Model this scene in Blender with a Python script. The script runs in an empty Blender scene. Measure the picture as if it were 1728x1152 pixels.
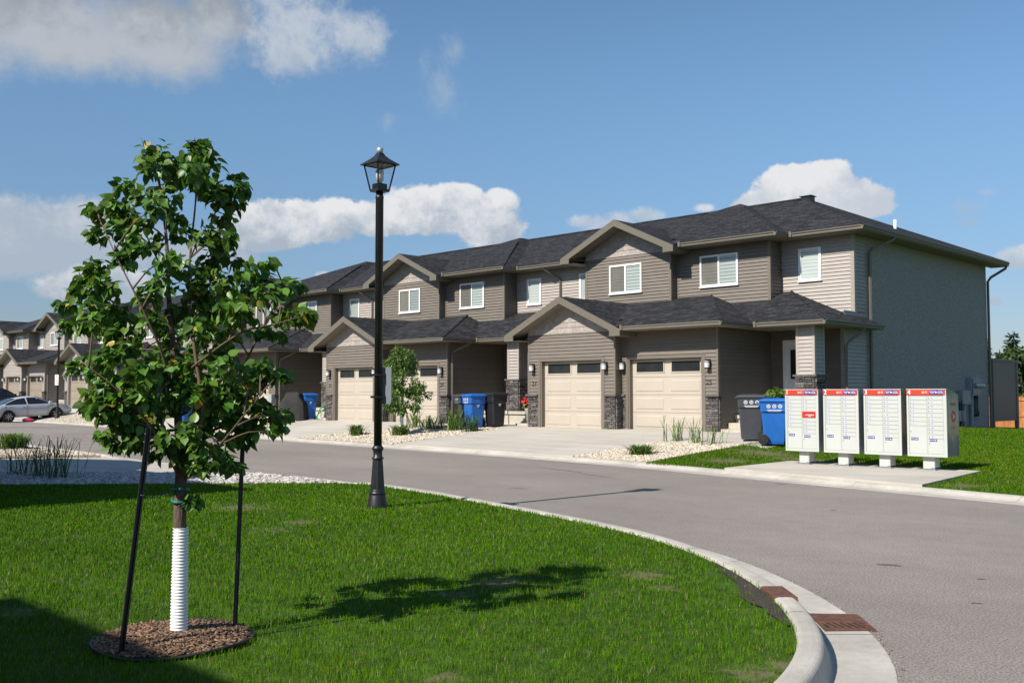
import bpy, math, random
import numpy as np
from mathutils import Vector, Matrix
random.seed(7); rng = np.random.default_rng(7)
C = bpy.context.scene.collection
R = math.radians
OB = bpy.data.objects

# ---------------------------------------------------------------- materials
MATS = {}
def nt(m):
    return m.node_tree.nodes, m.node_tree.links
def mat(name, col, rough=.7, var=.12, scale=6., bump=0., bscale=40., metal=0., spec=.5, island=0., stretch=None, detail=4., col2=None, coat=0., trans=0.):
    """procedural Principled: base colour broken up by noise (and per-piece variation), optional noise bump"""
    m = bpy.data.materials.new(name); m.use_nodes = True
    N, L = nt(m); b = N['Principled BSDF']
    b.inputs['Roughness'].default_value = rough; b.inputs['Metallic'].default_value = metal
    b.inputs['Specular IOR Level'].default_value = spec
    if coat: b.inputs['Coat Weight'].default_value = coat; b.inputs['Coat Roughness'].default_value = .05
    tc = N.new('ShaderNodeTexCoord'); vec = tc.outputs['Object']
    if stretch:
        mp = N.new('ShaderNodeMapping'); mp.inputs['Scale'].default_value = stretch; L.new(vec, mp.inputs['Vector']); vec = mp.outputs[0]
    n = N.new('ShaderNodeTexNoise'); n.inputs['Scale'].default_value = scale; n.inputs['Detail'].default_value = detail; L.new(vec, n.inputs['Vector'])
    r = N.new('ShaderNodeMapRange'); r.inputs[1].default_value = .3; r.inputs[2].default_value = .7; L.new(n.outputs[0], r.inputs[0])
    mx = N.new('ShaderNodeMix'); mx.data_type = 'RGBA'
    c = np.array(col[:3]); ca = c*(1-var); cb = np.array(col2) if col2 is not None else np.minimum(c*(1+var), 1)
    mx.inputs[6].default_value = (*ca, 1); mx.inputs[7].default_value = (*cb, 1); L.new(r.outputs[0], mx.inputs[0])
    out = mx.outputs[2]
    if island:
        g = N.new('ShaderNodeNewGeometry'); hv = N.new('ShaderNodeHueSaturation'); r2 = N.new('ShaderNodeMapRange')
        r2.inputs[3].default_value = 1-island; r2.inputs[4].default_value = 1+island
        L.new(g.outputs['Random Per Island'], r2.inputs[0]); L.new(r2.outputs[0], hv.inputs['Value']); L.new(out, hv.inputs['Color']); out = hv.outputs[0]
    if name.startswith('pane_'):
        oi = N.new('ShaderNodeObjectInfo'); hv = N.new('ShaderNodeHueSaturation'); r3 = N.new('ShaderNodeMapRange'); r3.inputs[3].default_value = .62; r3.inputs[4].default_value = 1.18
        L.new(oi.outputs['Random'], r3.inputs[0]); L.new(r3.outputs[0], hv.inputs['Value']); L.new(out, hv.inputs['Color']); out = hv.outputs[0]
    L.new(out, b.inputs['Base Color'])
    if bump:
        n2 = N.new('ShaderNodeTexNoise'); n2.inputs['Scale'].default_value = bscale; n2.inputs['Detail'].default_value = 5
        L.new(vec, n2.inputs['Vector'])
        bp = N.new('ShaderNodeBump'); bp.inputs['Strength'].default_value = bump; bp.inputs['Distance'].default_value = .02
        L.new(n2.outputs[0], bp.inputs['Height']); L.new(bp.outputs[0], b.inputs['Normal'])
    MATS[name] = m
    return m

mat('siding_dark', (.158, .132, .108), .55, .06, 3, island=.05)
mat('siding_light', (.36, .318, .288), .55, .05, 3, island=.04)
mat('siding_pale', (.34, .295, .265), .55, .05, 3, island=.04)
mat('trim_dark', (.16, .135, .108), .5, .05)
mat('trim_light', (.30, .265, .235), .5, .05)
mat('fascia', (.140, .124, .095), .45, .05)
mat('soffit', (.20, .172, .135), .6, .06, 20, stretch=(12, 1, 1))
mat('shake', (.33, .29, .26), .7, .12, 9, island=.10, bump=.4, bscale=60)
mat('stucco', (.325, .296, .284), .95, .30, 26, bump=1., bscale=45, stretch=(1, 1, .5), detail=9)
mat('concrete_step', (.46, .42, .35), .9, .10, 5, bump=.2)
mat('stone_cap', (.10, .092, .088), .85, .2, 12, bump=.4)
mat('stone', (.105, .098, .098), .9, .35, 14, bump=.6, bscale=70, island=.55, col2=(.17, .15, .14))
mat('garage_beige', (.44, .385, .318), .55, .03, 2)
mat('garage_brown', (.27, .22, .17), .55, .04, 2)
mat('white_vinyl', (.80, .80, .78), .4, .03, 3)
mat('door_white', (.70, .72, .73), .5, .03, 3)
mat('glass_dark', (.022, .024, .025), .28, .3, 2, spec=.15)
mat('pane_screen', (.145, .145, .128), .35, .14, 3, spec=.4)
mat('pane_blind', (.36, .43, .41), .10, .06, 2.5, spec=.8, stretch=(.6, .6, 9))
mat('black_metal', (.012, .012, .013), .35, .3, 8, spec=.5)
mat('black_satin', (.014, .014, .016), .42, .35, 5, bump=.04, bscale=90)
mat('lamp_shade', (.62, .62, .62), .3, .04)
mat('galvanised', (.45, .46, .47), .4, .15, 12, metal=.5)
mat('steel_grey', (.22, .25, .27), .5, .12, 6)
mat('pipe_grey', (.30, .34, .36), .5, .1, 6)
mat('number_black', (.018, .016, .015), .5, .1)
mat('mail_white', (.47, .485, .455), .42, .03, 2)
mat('mail_side', (.30, .33, .33), .45, .06, 2)
mat('red_paint', (.80, .045, .02), .4, .06, 4)
mat('navy', (.03, .04, .22), .4, .08)
mat('pure_white', (.85, .85, .84), .4, .02)
mat('sticker', (.48, .50, .56), .5, .06)
mat('gap_grey', (.20, .20, .19), .6, .1)
mat('bin_blue', (.012, .115, .42), .42, .10, 5, bump=.05)
mat('bin_grey', (.045, .048, .058), .5, .12, 5, bump=.05)
mat('bin_black', (.014, .014, .016), .5, .2, 5, bump=.05)
mat('rubber', (.012, .012, .012), .75, .2, 20)
mat('sign_back', (.32, .36, .41), .35, .04, metal=.5)
mat('plastic_white', (.80, .80, .80), .35, .03, 6)
mat('bark', (.105, .068, .052), .85, .35, 22, bump=.8, bscale=60, stretch=(1, 1, .3))
mat('bark_far', (.06, .045, .035), .9, .3, 10)
mat('twig', (.12, .075, .05), .8, .3, 20)
mat('tie_green', (.01, .14, .11), .5, .1, 8)
mat('wire', (.30, .28, .25), .5, .1, metal=.4)
mat('edging', (.018, .018, .020), .6, .2, 8)
mat('mulch', (.135, .078, .045), .9, .3, 30, island=.65, col2=(.25, .15, .09))
mat('soil', (.045, .032, .024), 1., .35, 15, bump=.9, bscale=60)
mat('mulch_soil', (.05, .032, .02), 1., .35, 25, bump=1., bscale=80)
mat('pebble', (.47, .40, .31), .85, .10, 25, island=.38, col2=(.58, .51, .41))
mat('grit', (.26, .235, .21), .9, .3, 40, island=.5)
mat('gravel_bed', (.36, .30, .23), .95, .3, 30, bump=1., bscale=30)
mat('pebble_pale', (.40, .375, .34), .85, .15, 25, island=.45, col2=(.50, .465, .42))
mat('rust', (.12, .050, .032), .75, .30, 18, bump=.3, bscale=60, metal=.1, col2=(.17, .078, .05))
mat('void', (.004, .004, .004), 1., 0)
mat('wood_fence', (.40, .150, .045), .7, .30, 3, island=.18, stretch=(6, 6, .6), bump=.2)
mat('panel_dark', (.17, .148, .130), .6, .08, 4, stretch=(8, 8, .5))
mat('car_silver', (.46, .485, .53), .3, .03, 2, metal=.1, coat=.6)
mat('car_black', (.012, .013, .016), .2, .1, 2, coat=.8)
mat('car_glass', (.010, .012, .015), .04, .2, 2, spec=1.)
mat('rim', (.50, .51, .53), .3, .05, metal=.6)
mat('headlight', (.70, .72, .74), .1, .05, spec=1.)
mat('tail_red', (.35, .01, .01), .2, .1)
mat('cover_black', (.022, .021, .020), .85, .3, 4, bump=.5, bscale=8)
mat('hose_green', (.02, .30, .09), .45, .1)
mat('pink', (.75, .06, .17), .4, .1)
mat('flower_red', (.70, .05, .06), .6, .2, island=.4)
mat('pot', (.45, .40, .38), .6, .1)
mat('gas_black', (.03, .032, .035), .5, .15)

def leaf_mat(name, a, b, trans=.35, island=.35, rough=.45, nscale=5., yellow=None, hue=.02, spec=.4):
    m = bpy.data.materials.new(name); m.use_nodes = True; N, L = nt(m); p = N['Principled BSDF']; out = N['Material Output']
    p.inputs['Roughness'].default_value = rough; p.inputs['Specular IOR Level'].default_value = spec
    g = N.new('ShaderNodeNewGeometry'); n = N.new('ShaderNodeTexNoise'); n.inputs['Scale'].default_value = nscale; n.inputs['Detail'].default_value = 3
    L.new(g.outputs['Position'], n.inputs['Vector'])
    r = N.new('ShaderNodeMapRange'); r.inputs[1].default_value = .3; r.inputs[2].default_value = .7; L.new(n.outputs[0], r.inputs[0])
    mx = N.new('ShaderNodeMix'); mx.data_type = 'RGBA'; mx.inputs[6].default_value = (*a, 1); mx.inputs[7].default_value = (*b, 1); L.new(r.outputs[0], mx.inputs[0])
    hv = N.new('ShaderNodeHueSaturation'); r2 = N.new('ShaderNodeMapRange'); r2.inputs[3].default_value = 1-island; r2.inputs[4].default_value = 1+island
    L.new(g.outputs['Random Per Island'], r2.inputs[0]); L.new(r2.outputs[0], hv.inputs['Value']); L.new(mx.outputs[2], hv.inputs['Color'])
    r3 = N.new('ShaderNodeMapRange'); r3.inputs[3].default_value = .5+hue; r3.inputs[4].default_value = .5-hue
    mu = N.new('ShaderNodeMath'); mu.operation = 'FRACT'; mm = N.new('ShaderNodeMath'); mm.operation = 'MULTIPLY'; mm.inputs[1].default_value = 37.3
    L.new(g.outputs['Random Per Island'], mm.inputs[0]); L.new(mm.outputs[0], mu.inputs[0]); L.new(mu.outputs[0], r3.inputs[0]); L.new(r3.outputs[0], hv.inputs['Hue'])
    col = hv.outputs[0]
    if yellow:
        m2 = N.new('ShaderNodeMath'); m2.operation = 'GREATER_THAN'; m2.inputs[1].default_value = yellow[0]
        m3 = N.new('ShaderNodeMath'); m3.operation = 'FRACT'; m4 = N.new('ShaderNodeMath'); m4.operation = 'MULTIPLY'; m4.inputs[1].default_value = 91.7
        L.new(g.outputs['Random Per Island'], m4.inputs[0]); L.new(m4.outputs[0], m3.inputs[0]); L.new(m3.outputs[0], m2.inputs[0])
        my = N.new('ShaderNodeMix'); my.data_type = 'RGBA'; my.inputs[7].default_value = (*yellow[1], 1); L.new(col, my.inputs[6]); L.new(m2.outputs[0], my.inputs[0]); col = my.outputs[2]
    L.new(col, p.inputs['Base Color'])
    if trans:
        t = N.new('ShaderNodeBsdfTranslucent'); L.new(col, t.inputs['Color'])
        ms = N.new('ShaderNodeMixShader'); ms.inputs[0].default_value = trans; L.new(p.outputs[0], ms.inputs[1]); L.new(t.outputs[0], ms.inputs[2]); L.new(ms.outputs[0], out.inputs['Surface'])
    MATS[name] = m
leaf_mat('linden_leaf', (.068, .165, .017), (.122, .225, .030), .36, .5, .42, 6, yellow=(.975, (.42, .30, .03)), hue=.02, spec=.5)
leaf_mat('pear_leaf', (.085, .17, .03), (.12, .20, .04), .3, .4, .45, 4)
leaf_mat('grass_blade', (.062, .160, .0025), (.100, .206, .004), .28, .45, .85, .55, yellow=(.965, (.30, .26, .12)), hue=.022, spec=.04)
leaf_mat('grass_far', (.064, .158, .003), (.098, .188, .005), .3, .35, .6, .3, yellow=(.93, (.26, .21, .10)), hue=.02, spec=.05)
leaf_mat('shrub_leaf', (.10, .19, .03), (.15, .23, .05), .3, .4, .5, 6)
leaf_mat('reed_leaf', (.035, .085, .022), (.07, .13, .035), .25, .4, .5, 6)
leaf_mat('spruce_needle', (.030, .062, .030), (.045, .080, .036), .15, .4, .7, 1.)
leaf_mat('far_leaf', (.055, .10, .030), (.085, .14, .035), .3, .4, .6, .6)
leaf_mat('bright_leaf', (.08, .18, .03), (.12, .22, .04), .3, .4, .6, .6)
leaf_mat('hose', (.0, .3, .1), (.0, .32, .1), 0, 0)

def shingle_mat():
    m = bpy.data.materials.new('shingle'); m.use_nodes = True; N, L = nt(m); p = N['Principled BSDF']; p.inputs['Roughness'].default_value = .9; p.inputs['Specular IOR Level'].default_value = .1
    g = N.new('ShaderNodeNewGeometry'); s = N.new('ShaderNodeSeparateXYZ'); L.new(g.outputs['Position'], s.inputs[0])
    sn = N.new('ShaderNodeSeparateXYZ'); L.new(g.outputs['True Normal'], sn.inputs[0])
    ax = N.new('ShaderNodeMath'); ax.operation = 'ABSOLUTE'; L.new(sn.outputs[0], ax.inputs[0]); ay = N.new('ShaderNodeMath'); ay.operation = 'ABSOLUTE'; L.new(sn.outputs[1], ay.inputs[0])
    gt = N.new('ShaderNodeMath'); gt.operation = 'GREATER_THAN'; L.new(ax.outputs[0], gt.inputs[0]); L.new(ay.outputs[0], gt.inputs[1])
    u = N.new('ShaderNodeMix'); L.new(gt.outputs[0], u.inputs[0]); L.new(s.outputs[0], u.inputs[2]); L.new(s.outputs[1], u.inputs[3])
    v = N.new('ShaderNodeMath'); v.operation = 'MULTIPLY'; v.inputs[1].default_value = 2.6; L.new(s.outputs[2], v.inputs[0])
    cv = N.new('ShaderNodeCombineXYZ'); L.new(u.outputs[0], cv.inputs[0]); L.new(v.outputs[0], cv.inputs[1])
    b = N.new('ShaderNodeTexBrick'); b.inputs['Scale'].default_value = 1; b.inputs['Brick Width'].default_value = .30; b.inputs['Row Height'].default_value = .145
    b.inputs['Mortar Size'].default_value = .012; b.inputs['Mortar Smooth'].default_value = .4; b.offset = .37; b.squash = .6; b.squash_frequency = 3
    b.inputs['Color1'].default_value = (.020, .021, .024, 1); b.inputs['Color2'].default_value = (.047, .047, .052, 1); b.inputs['Mortar'].default_value = (.011, .011, .013, 1)
    n = N.new('ShaderNodeTexNoise'); n.inputs['Scale'].default_value = 2.2; n.inputs['Detail'].default_value = 6; mp = N.new('ShaderNodeMapping'); mp.inputs['Scale'].default_value = (1, 4, 1); L.new(cv.outputs[0], mp.inputs[0]); L.new(mp.outputs[0], n.inputs['Vector'])
    r = N.new('ShaderNodeMapRange'); r.inputs[1].default_value = .3; r.inputs[2].default_value = .7; r.inputs[3].default_value = .7; r.inputs[4].default_value = 1.35; L.new(n.outputs[0], r.inputs[0])
    # break the tabs up a little
    n3 = N.new('ShaderNodeTexNoise'); n3.inputs['Scale'].default_value = 3; L.new(cv.outputs[0], n3.inputs['Vector'])
    ad = N.new('ShaderNodeVectorMath'); ad.operation = 'MULTIPLY_ADD'; ad.inputs[1].default_value = (.10, .02, 0); L.new(n3.outputs['Color'], ad.inputs[0]); L.new(cv.outputs[0], ad.inputs[2]); L.new(ad.outputs[0], b.inputs['Vector'])
    hv = N.new('ShaderNodeHueSaturation'); L.new(r.outputs[0], hv.inputs['Value']); L.new(b.outputs[0], hv.inputs['Color']); L.new(hv.outputs[0], p.inputs['Base Color'])
    bp = N.new('ShaderNodeBump'); bp.inputs['Strength'].default_value = .5; bp.inputs['Distance'].default_value = .012; L.new(b.outputs['Fac'], bp.inputs['Height']); bp.invert = True; L.new(bp.outputs[0], p.inputs['Normal'])
    MATS['shingle'] = m
shingle_mat()

def ground_mat(name, layers, rough=.95, bump=.4, bscale=120, spots=None, spec=.3):
    """layers: list of (noise scale, colour multiplier low, high); first entry is the base colour"""
    m = bpy.data.materials.new(name); m.use_nodes = True; N, L = nt(m); p = N['Principled BSDF']; p.inputs['Roughness'].default_value = rough; p.inputs['Specular IOR Level'].default_value = spec
    g = N.new('ShaderNodeNewGeometry'); pos = g.outputs['Position']
    col = N.new('ShaderNodeRGB'); col.outputs[0].default_value = (*layers[0], 1); cur = col.outputs[0]
    for i, (sc, st, lo, hi) in enumerate(layers[1:]):
        mp = N.new('ShaderNodeMapping'); mp.inputs['Scale'].default_value = st; mp.inputs['Location'].default_value = (i*7.1, i*3.3, i); L.new(pos, mp.inputs[0])
        n = N.new('ShaderNodeTexNoise'); n.inputs['Scale'].default_value = sc; n.inputs['Detail'].default_value = 4; L.new(mp.outputs[0], n.inputs['Vector'])
        r = N.new('ShaderNodeMapRange'); r.inputs[1].default_value = .32; r.inputs[2].default_value = .68; r.inputs[3].default_value = lo; r.inputs[4].default_value = hi; L.new(n.outputs[0], r.inputs[0])
        hv = N.new('ShaderNodeHueSaturation'); L.new(r.outputs[0], hv.inputs['Value']); L.new(cur, hv.inputs['Color']); cur = hv.outputs[0]
    if spots:
        for (sc, thr, c, st) in spots:
            mp = N.new('ShaderNodeMapping'); mp.inputs['Scale'].default_value = st; L.new(pos, mp.inputs[0])
            n = N.new('ShaderNodeTexNoise'); n.inputs['Scale'].default_value = sc; n.inputs['Detail'].default_value = 6; L.new(mp.outputs[0], n.inputs['Vector'])
            r = N.new('ShaderNodeMapRange'); r.inputs[1].default_value = thr; r.inputs[2].default_value = thr+.06; L.new(n.outputs[0], r.inputs[0])
            mx = N.new('ShaderNodeMix'); mx.data_type = 'RGBA'; mx.inputs[7].default_value = (*c, 1); L.new(r.outputs[0], mx.inputs[0]); L.new(cur, mx.inputs[6]); cur = mx.outputs[2]
    L.new(cur, p.inputs['Base Color'])
    n2 = N.new('ShaderNodeTexNoise'); n2.inputs['Scale'].default_value = bscale; n2.inputs['Detail'].default_value = 3; L.new(pos, n2.inputs['Vector'])
    bp = N.new('ShaderNodeBump'); bp.inputs['Strength'].default_value = bump; bp.inputs['Distance'].default_value = .01; L.new(n2.outputs[0], bp.inputs['Height']); L.new(bp.outputs[0], p.inputs['Normal'])
    MATS[name] = m; return m
ground_mat('asphalt', [(.232, .204, .182), (.22, (1, 1, 1), .88, 1.12), (.7, (.25, 1.2, 1), .93, 1.06), (3.5, (1, 1, 1), .95, 1.05), (55, (1, 1, 1), .62, 1.42), (140, (1, 1, 1), .7, 1.35)], .9, .8, 90,
           spots=[(.9, .735, (.11, .10, .095), (.5, 1.6, 1)), (28, .70, (.34, .31, .27), (1, 1, 1))])
ground_mat('concrete', [(.455, .420, .368), (.5, (1, 1, 1), .93, 1.07), (1.4, (.35, 3.5, 1), .88, 1.08), (60, (1, 1, 1), .92, 1.08)], .9, .25, 120,
           spots=[(2.2, .74, (.40, .36, .31), (.4, 3, 1))])
ground_mat('kerb', [(.44, .41, .36), (1.2, (1, 1, 1), .82, 1.1), (9, (1, 1, 1), .93, 1.07), (90, (1, 1, 1), .9, 1.1)], .9, .3, 150, spots=[(6, .72, (.36, .31, .24), (1, 1, 1))])
ground_mat('lawn', [(.040, .086, .003), (.4, (1, 1, 1), .8, 1.2), (6, (1, 1, 1), .7, 1.3), (60, (1, 1, 1), .6, 1.4)], 1., 1., 90)
ground_mat('dirt', [(.13, .092, .06), (1.2, (1, 1, 1), .8, 1.2), (30, (1, 1, 1), .6, 1.4)], 1., 1., 90)
ground_mat('field', [(.055, .10, .025), (.02, (1, 1, 1), .8, 1.2), (.5, (1, 1, 1), .8, 1.2)], 1., .3, 5)

def patch_lawn_mat(name, spots):
    """bare earth where the turf has worn through (fixed patches), grass-coloured thatch elsewhere"""
    m = MATS['lawn'].copy(); m.name = name; N, L = nt(m); p = N['Principled BSDF']
    cur = p.inputs['Base Color'].links[0].from_socket
    g = N.new('ShaderNodeNewGeometry'); n = N.new('ShaderNodeTexNoise'); n.inputs['Scale'].default_value = 9.; n.inputs['Detail'].default_value = 7; L.new(g.outputs['Position'], n.inputs['Vector'])
    tot = None
    for (x, y, rx, ry, s) in spots:
        sb = N.new('ShaderNodeVectorMath'); sb.operation = 'SUBTRACT'; sb.inputs[1].default_value = (x, y, 0); L.new(g.outputs['Position'], sb.inputs[0])
        sc = N.new('ShaderNodeVectorMath'); sc.operation = 'MULTIPLY'; sc.inputs[1].default_value = (1/rx, 1/ry, 0); L.new(sb.outputs[0], sc.inputs[0])
        ln = N.new('ShaderNodeVectorMath'); ln.operation = 'LENGTH'; L.new(sc.outputs[0], ln.inputs[0])
        r = N.new('ShaderNodeMapRange'); r.inputs[1].default_value = 1.2; r.inputs[2].default_value = .3; r.inputs[4].default_value = s; L.new(ln.outputs['Value'], r.inputs[0])
        if tot is None: tot = r.outputs[0]
        else:
            a = N.new('ShaderNodeMath'); a.operation = 'MAXIMUM'; L.new(tot, a.inputs[0]); L.new(r.outputs[0], a.inputs[1]); tot = a.outputs[0]
    ml = N.new('ShaderNodeMath'); ml.operation = 'MULTIPLY_ADD'; ml.inputs[1].default_value = 1.; L.new(tot, ml.inputs[0])
    nr = N.new('ShaderNodeMapRange'); nr.inputs[1].default_value = .3; nr.inputs[2].default_value = .7; nr.inputs[3].default_value = -.55; nr.inputs[4].default_value = .55; L.new(n.outputs[0], nr.inputs[0]); L.new(nr.outputs[0], ml.inputs[2])
    th = N.new('ShaderNodeMapRange'); th.inputs[1].default_value = .25; th.inputs[2].default_value = .85; L.new(ml.outputs[0], th.inputs[0])
    mx = N.new('ShaderNodeMix'); mx.data_type = 'RGBA'; mx.inputs[7].default_value = (.19, .145, .085, 1); tm_ = N.new('ShaderNodeMath'); tm_.operation = 'MULTIPLY'; tm_.inputs[1].default_value = .6; L.new(th.outputs[0], tm_.inputs[0]); L.new(tm_.outputs[0], mx.inputs[0]); L.new(cur, mx.inputs[6]); L.new(mx.outputs[2], p.inputs['Base Color'])
    MATS[name] = m

def glass_mat():
    m = bpy.data.materials.new('lantern_glass'); m.use_nodes = True; N, L = nt(m); out = N['Material Output']; N.remove(N['Principled BSDF'])
    t = N.new('ShaderNodeBsdfTransparent'); t.inputs[0].default_value = (.97, .98, .99, 1); g = N.new('ShaderNodeBsdfGlossy'); g.inputs['Roughness'].default_value = .05
    ms = N.new('ShaderNodeMixShader'); ms.inputs[0].default_value = .07; L.new(t.outputs[0], ms.inputs[1]); L.new(g.outputs[0], ms.inputs[2]); L.new(ms.outputs[0], out.inputs[0]); MATS['lantern_glass'] = m
glass_mat()
def wrap_mat():
    """printed landscape wrap on the side of two mail cabinets: foliage above, straw colours below"""
    m = bpy.data.materials.new('printed_wrap'); m.use_nodes = True; N, L = nt(m); p = N['Principled BSDF']; p.inputs['Roughness'].default_value = .35
    tc = N.new('ShaderNodeTexCoord'); s = N.new('ShaderNodeSeparateXYZ'); L.new(tc.outputs['Object'], s.inputs[0])
    n = N.new('ShaderNodeTexNoise'); n.inputs['Scale'].default_value = 7; n.inputs['Detail'].default_value = 5; L.new(tc.outputs['Object'], n.inputs['Vector'])
    a = N.new('ShaderNodeMath'); a.operation = 'MULTIPLY_ADD'; a.inputs[1].default_value = .55; L.new(n.outputs[0], a.inputs[0]); L.new(s.outputs[2], a.inputs[2])
    cr = N.new('ShaderNodeValToRGB'); cr.color_ramp.interpolation = 'LINEAR'
    r = N.new('ShaderNodeMapRange'); r.inputs[1].default_value = .65; r.inputs[2].default_value = 2.05; L.new(a.outputs[0], r.inputs[0]); L.new(r.outputs[0], cr.inputs[0])
    e = cr.color_ramp.elements; e[0].position = 0; e[0].color = (.16, .16, .17, 1); e[1].position = 1; e[1].color = (.12, .20, .10, 1)
    for ps, c in ((.14, (.24, .22, .22)), (.26, (.62, .42, .25)), (.42, (.66, .50, .34)), (.55, (.48, .46, .37)), (.75, (.32, .34, .25)), (.85, (.14, .22, .10))):
        x = e.new(ps); x.color = (*c, 1)
    L.new(cr.outputs[0], p.inputs['Base Color']); MATS['printed_wrap'] = m
wrap_mat()

# ---------------------------------------------------------------- mesh helpers
class MB:
    def __init__(s): s.v = []; s.f = []; s.m = []; s.g = []
    def add(s, vs, fs, m=0):
        o = len(s.v); s.v += [tuple(p) for p in vs]; s.f += [tuple(i+o for i in f) for f in fs]; s.m += [m]*len(fs); s.g.append((o, len(s.v), len(s.f)-len(fs), len(s.f)))
    def poly(s, *p, m=0): s.add(p, [tuple(range(len(p)))], m)
    def box(s, x0, x1, y0, y1, z0, z1, m=0):
        s.add([(x0,y0,z0),(x1,y0,z0),(x1,y1,z0),(x0,y1,z0),(x0,y0,z1),(x1,y0,z1),(x1,y1,z1),(x0,y1,z1)],
              [(0,3,2,1),(4,5,6,7),(0,1,5,4),(1,2,6,5),(2,3,7,6),(3,0,4,7)], m)
    def bbox(s, x0, x1, y0, y1, z0, z1, b=.01, m=0):
        """box with chamfered vertical and top edges"""
        P = [(x0+b,y0),(x1-b,y0),(x1,y0+b),(x1,y1-b),(x1-b,y1),(x0+b,y1),(x0,y1-b),(x0,y0+b)]
        cx, cy = (x0+x1)/2, (y0+y1)/2
        sh = lambda p: (cx+(p[0]-cx)*(1-2*b/(x1-x0)), cy+(p[1]-cy)*(1-2*b/(y1-y0)))
        vs = [(*p, z0) for p in P]+[(*p, z1-b) for p in P]+[(*sh(p), z1) for p in P]
        fs = [tuple(range(7,-1,-1)), tuple(range(16,24))]
        for k in (0, 8):
            fs += [(k+i, k+(i+1)%8, k+8+(i+1)%8, k+8+i) for i in range(8)]
        s.add(vs, fs, m)
    def tube(s, pts, rad, n=8, m=0, cap=True):
        pts = [Vector(p) for p in pts]
        if not hasattr(rad, '__len__'): rad = [rad]*len(pts)
        up = None; vs = []; fs = []
        for i, p in enumerate(pts):
            d = (pts[min(i+1, len(pts)-1)]-pts[max(i-1, 0)]).normalized()
            if up is None: up = Vector((0, 0, 1)) if abs(d.z) < .9 else Vector((1, 0, 0))
            a = d.cross(up).normalized(); b = a.cross(d).normalized(); up = b
            for k in range(n):
                t = 2*math.pi*(k+.5)/n; vs.append(p+(a*math.cos(t)+b*math.sin(t))*rad[i])
        for i in range(len(pts)-1):
            fs += [(i*n+k, i*n+(k+1)%n, (i+1)*n+(k+1)%n, (i+1)*n+k) for k in range(n)]
        if cap: fs += [tuple(range(n-1,-1,-1)), tuple((len(pts)-1)*n+k for k in range(n))]
        s.add(vs, fs, m)
    def lathe(s, prof, c=(0,0,0), n=20, m=0, rot=0):
        vs = [(c[0]+r*math.cos(2*math.pi*k/n+rot), c[1]+r*math.sin(2*math.pi*k/n+rot), c[2]+z) for r, z in prof for k in range(n)]
        fs = [(i*n+k, i*n+(k+1)%n, (i+1)*n+(k+1)%n, (i+1)*n+k) for i in range(len(prof)-1) for k in range(n)]
        fs += [tuple(range(n-1,-1,-1)), tuple((len(prof)-1)*n+k for k in range(n))]
        s.add(vs, fs, m)
    def cyl(s, p, q, r, n=12, m=0): s.tube([p, q], r, n, m)
    def merge(s, o, xf=None, m=None):
        k = len(s.v); s.v += [tuple(xf @ Vector(p)) if xf else p for p in o.v]; s.f += [tuple(i+k for i in f) for f in o.f]; s.m += [mm if m is None else m for mm in o.m]; s.g.append((k, len(s.v), len(s.f)-len(o.f), len(s.f)))
    def parts(s, name, mats, parent=None, smooth=False, xf=None):
        """one mesh object per separate piece"""
        A = np.array(s.v); G = s.g; lo = np.array([A[a:b].min(0) for a, b, _, _ in G]); hi = np.array([A[a:b].max(0) for a, b, _, _ in G]); size = (hi-lo).max(1)
        gap = np.maximum(0, np.maximum(lo[:, None]-hi[None], lo[None]-hi[:, None])); near = np.sqrt((gap**2).sum(2)) <= np.maximum(.018, .48*np.maximum(size[:, None], size[None]))
        lab = -np.ones(len(G), int); n = 0
        for i in range(len(G)):
            if lab[i] >= 0: continue
            st = [i]; lab[i] = n
            while st:
                j = st.pop()
                for q in np.nonzero(near[j] & (lab < 0))[0]: lab[q] = n; st.append(q)
            n += 1
        out = []
        for c in range(n):
            mb = MB()
            for i in np.nonzero(lab == c)[0]:
                a, b, fa, fb = G[i]; o = len(mb.v); mb.v += s.v[a:b]; mb.f += [tuple(k-a+o for k in f) for f in s.f[fa:fb]]; mb.m += s.m[fa:fb]
            out.append(mb.build(name, mats, parent, smooth, xf))
        return out
    def build(s, name, mats, parent=None, smooth=False, xf=None, loc=None):
        if isinstance(mats, str): mats = [mats]
        me = bpy.data.meshes.new(name); vs = s.v if xf is None else [tuple(xf @ Vector(p)) for p in s.v]
        me.from_pydata(vs, [], s.f)
        for q in mats: me.materials.append(MATS[q])
        me.polygons.foreach_set('material_index', s.m)
        if smooth is True: me.polygons.foreach_set('use_smooth', [True]*len(s.f))
        me.update()
        o = OB.new(name, me); C.objects.link(o)
        if smooth and smooth is not True: me.shade_smooth() if hasattr(me, 'shade_smooth') else None
        if parent: o.parent = parent
        if loc: o.location = loc
        return o
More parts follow.
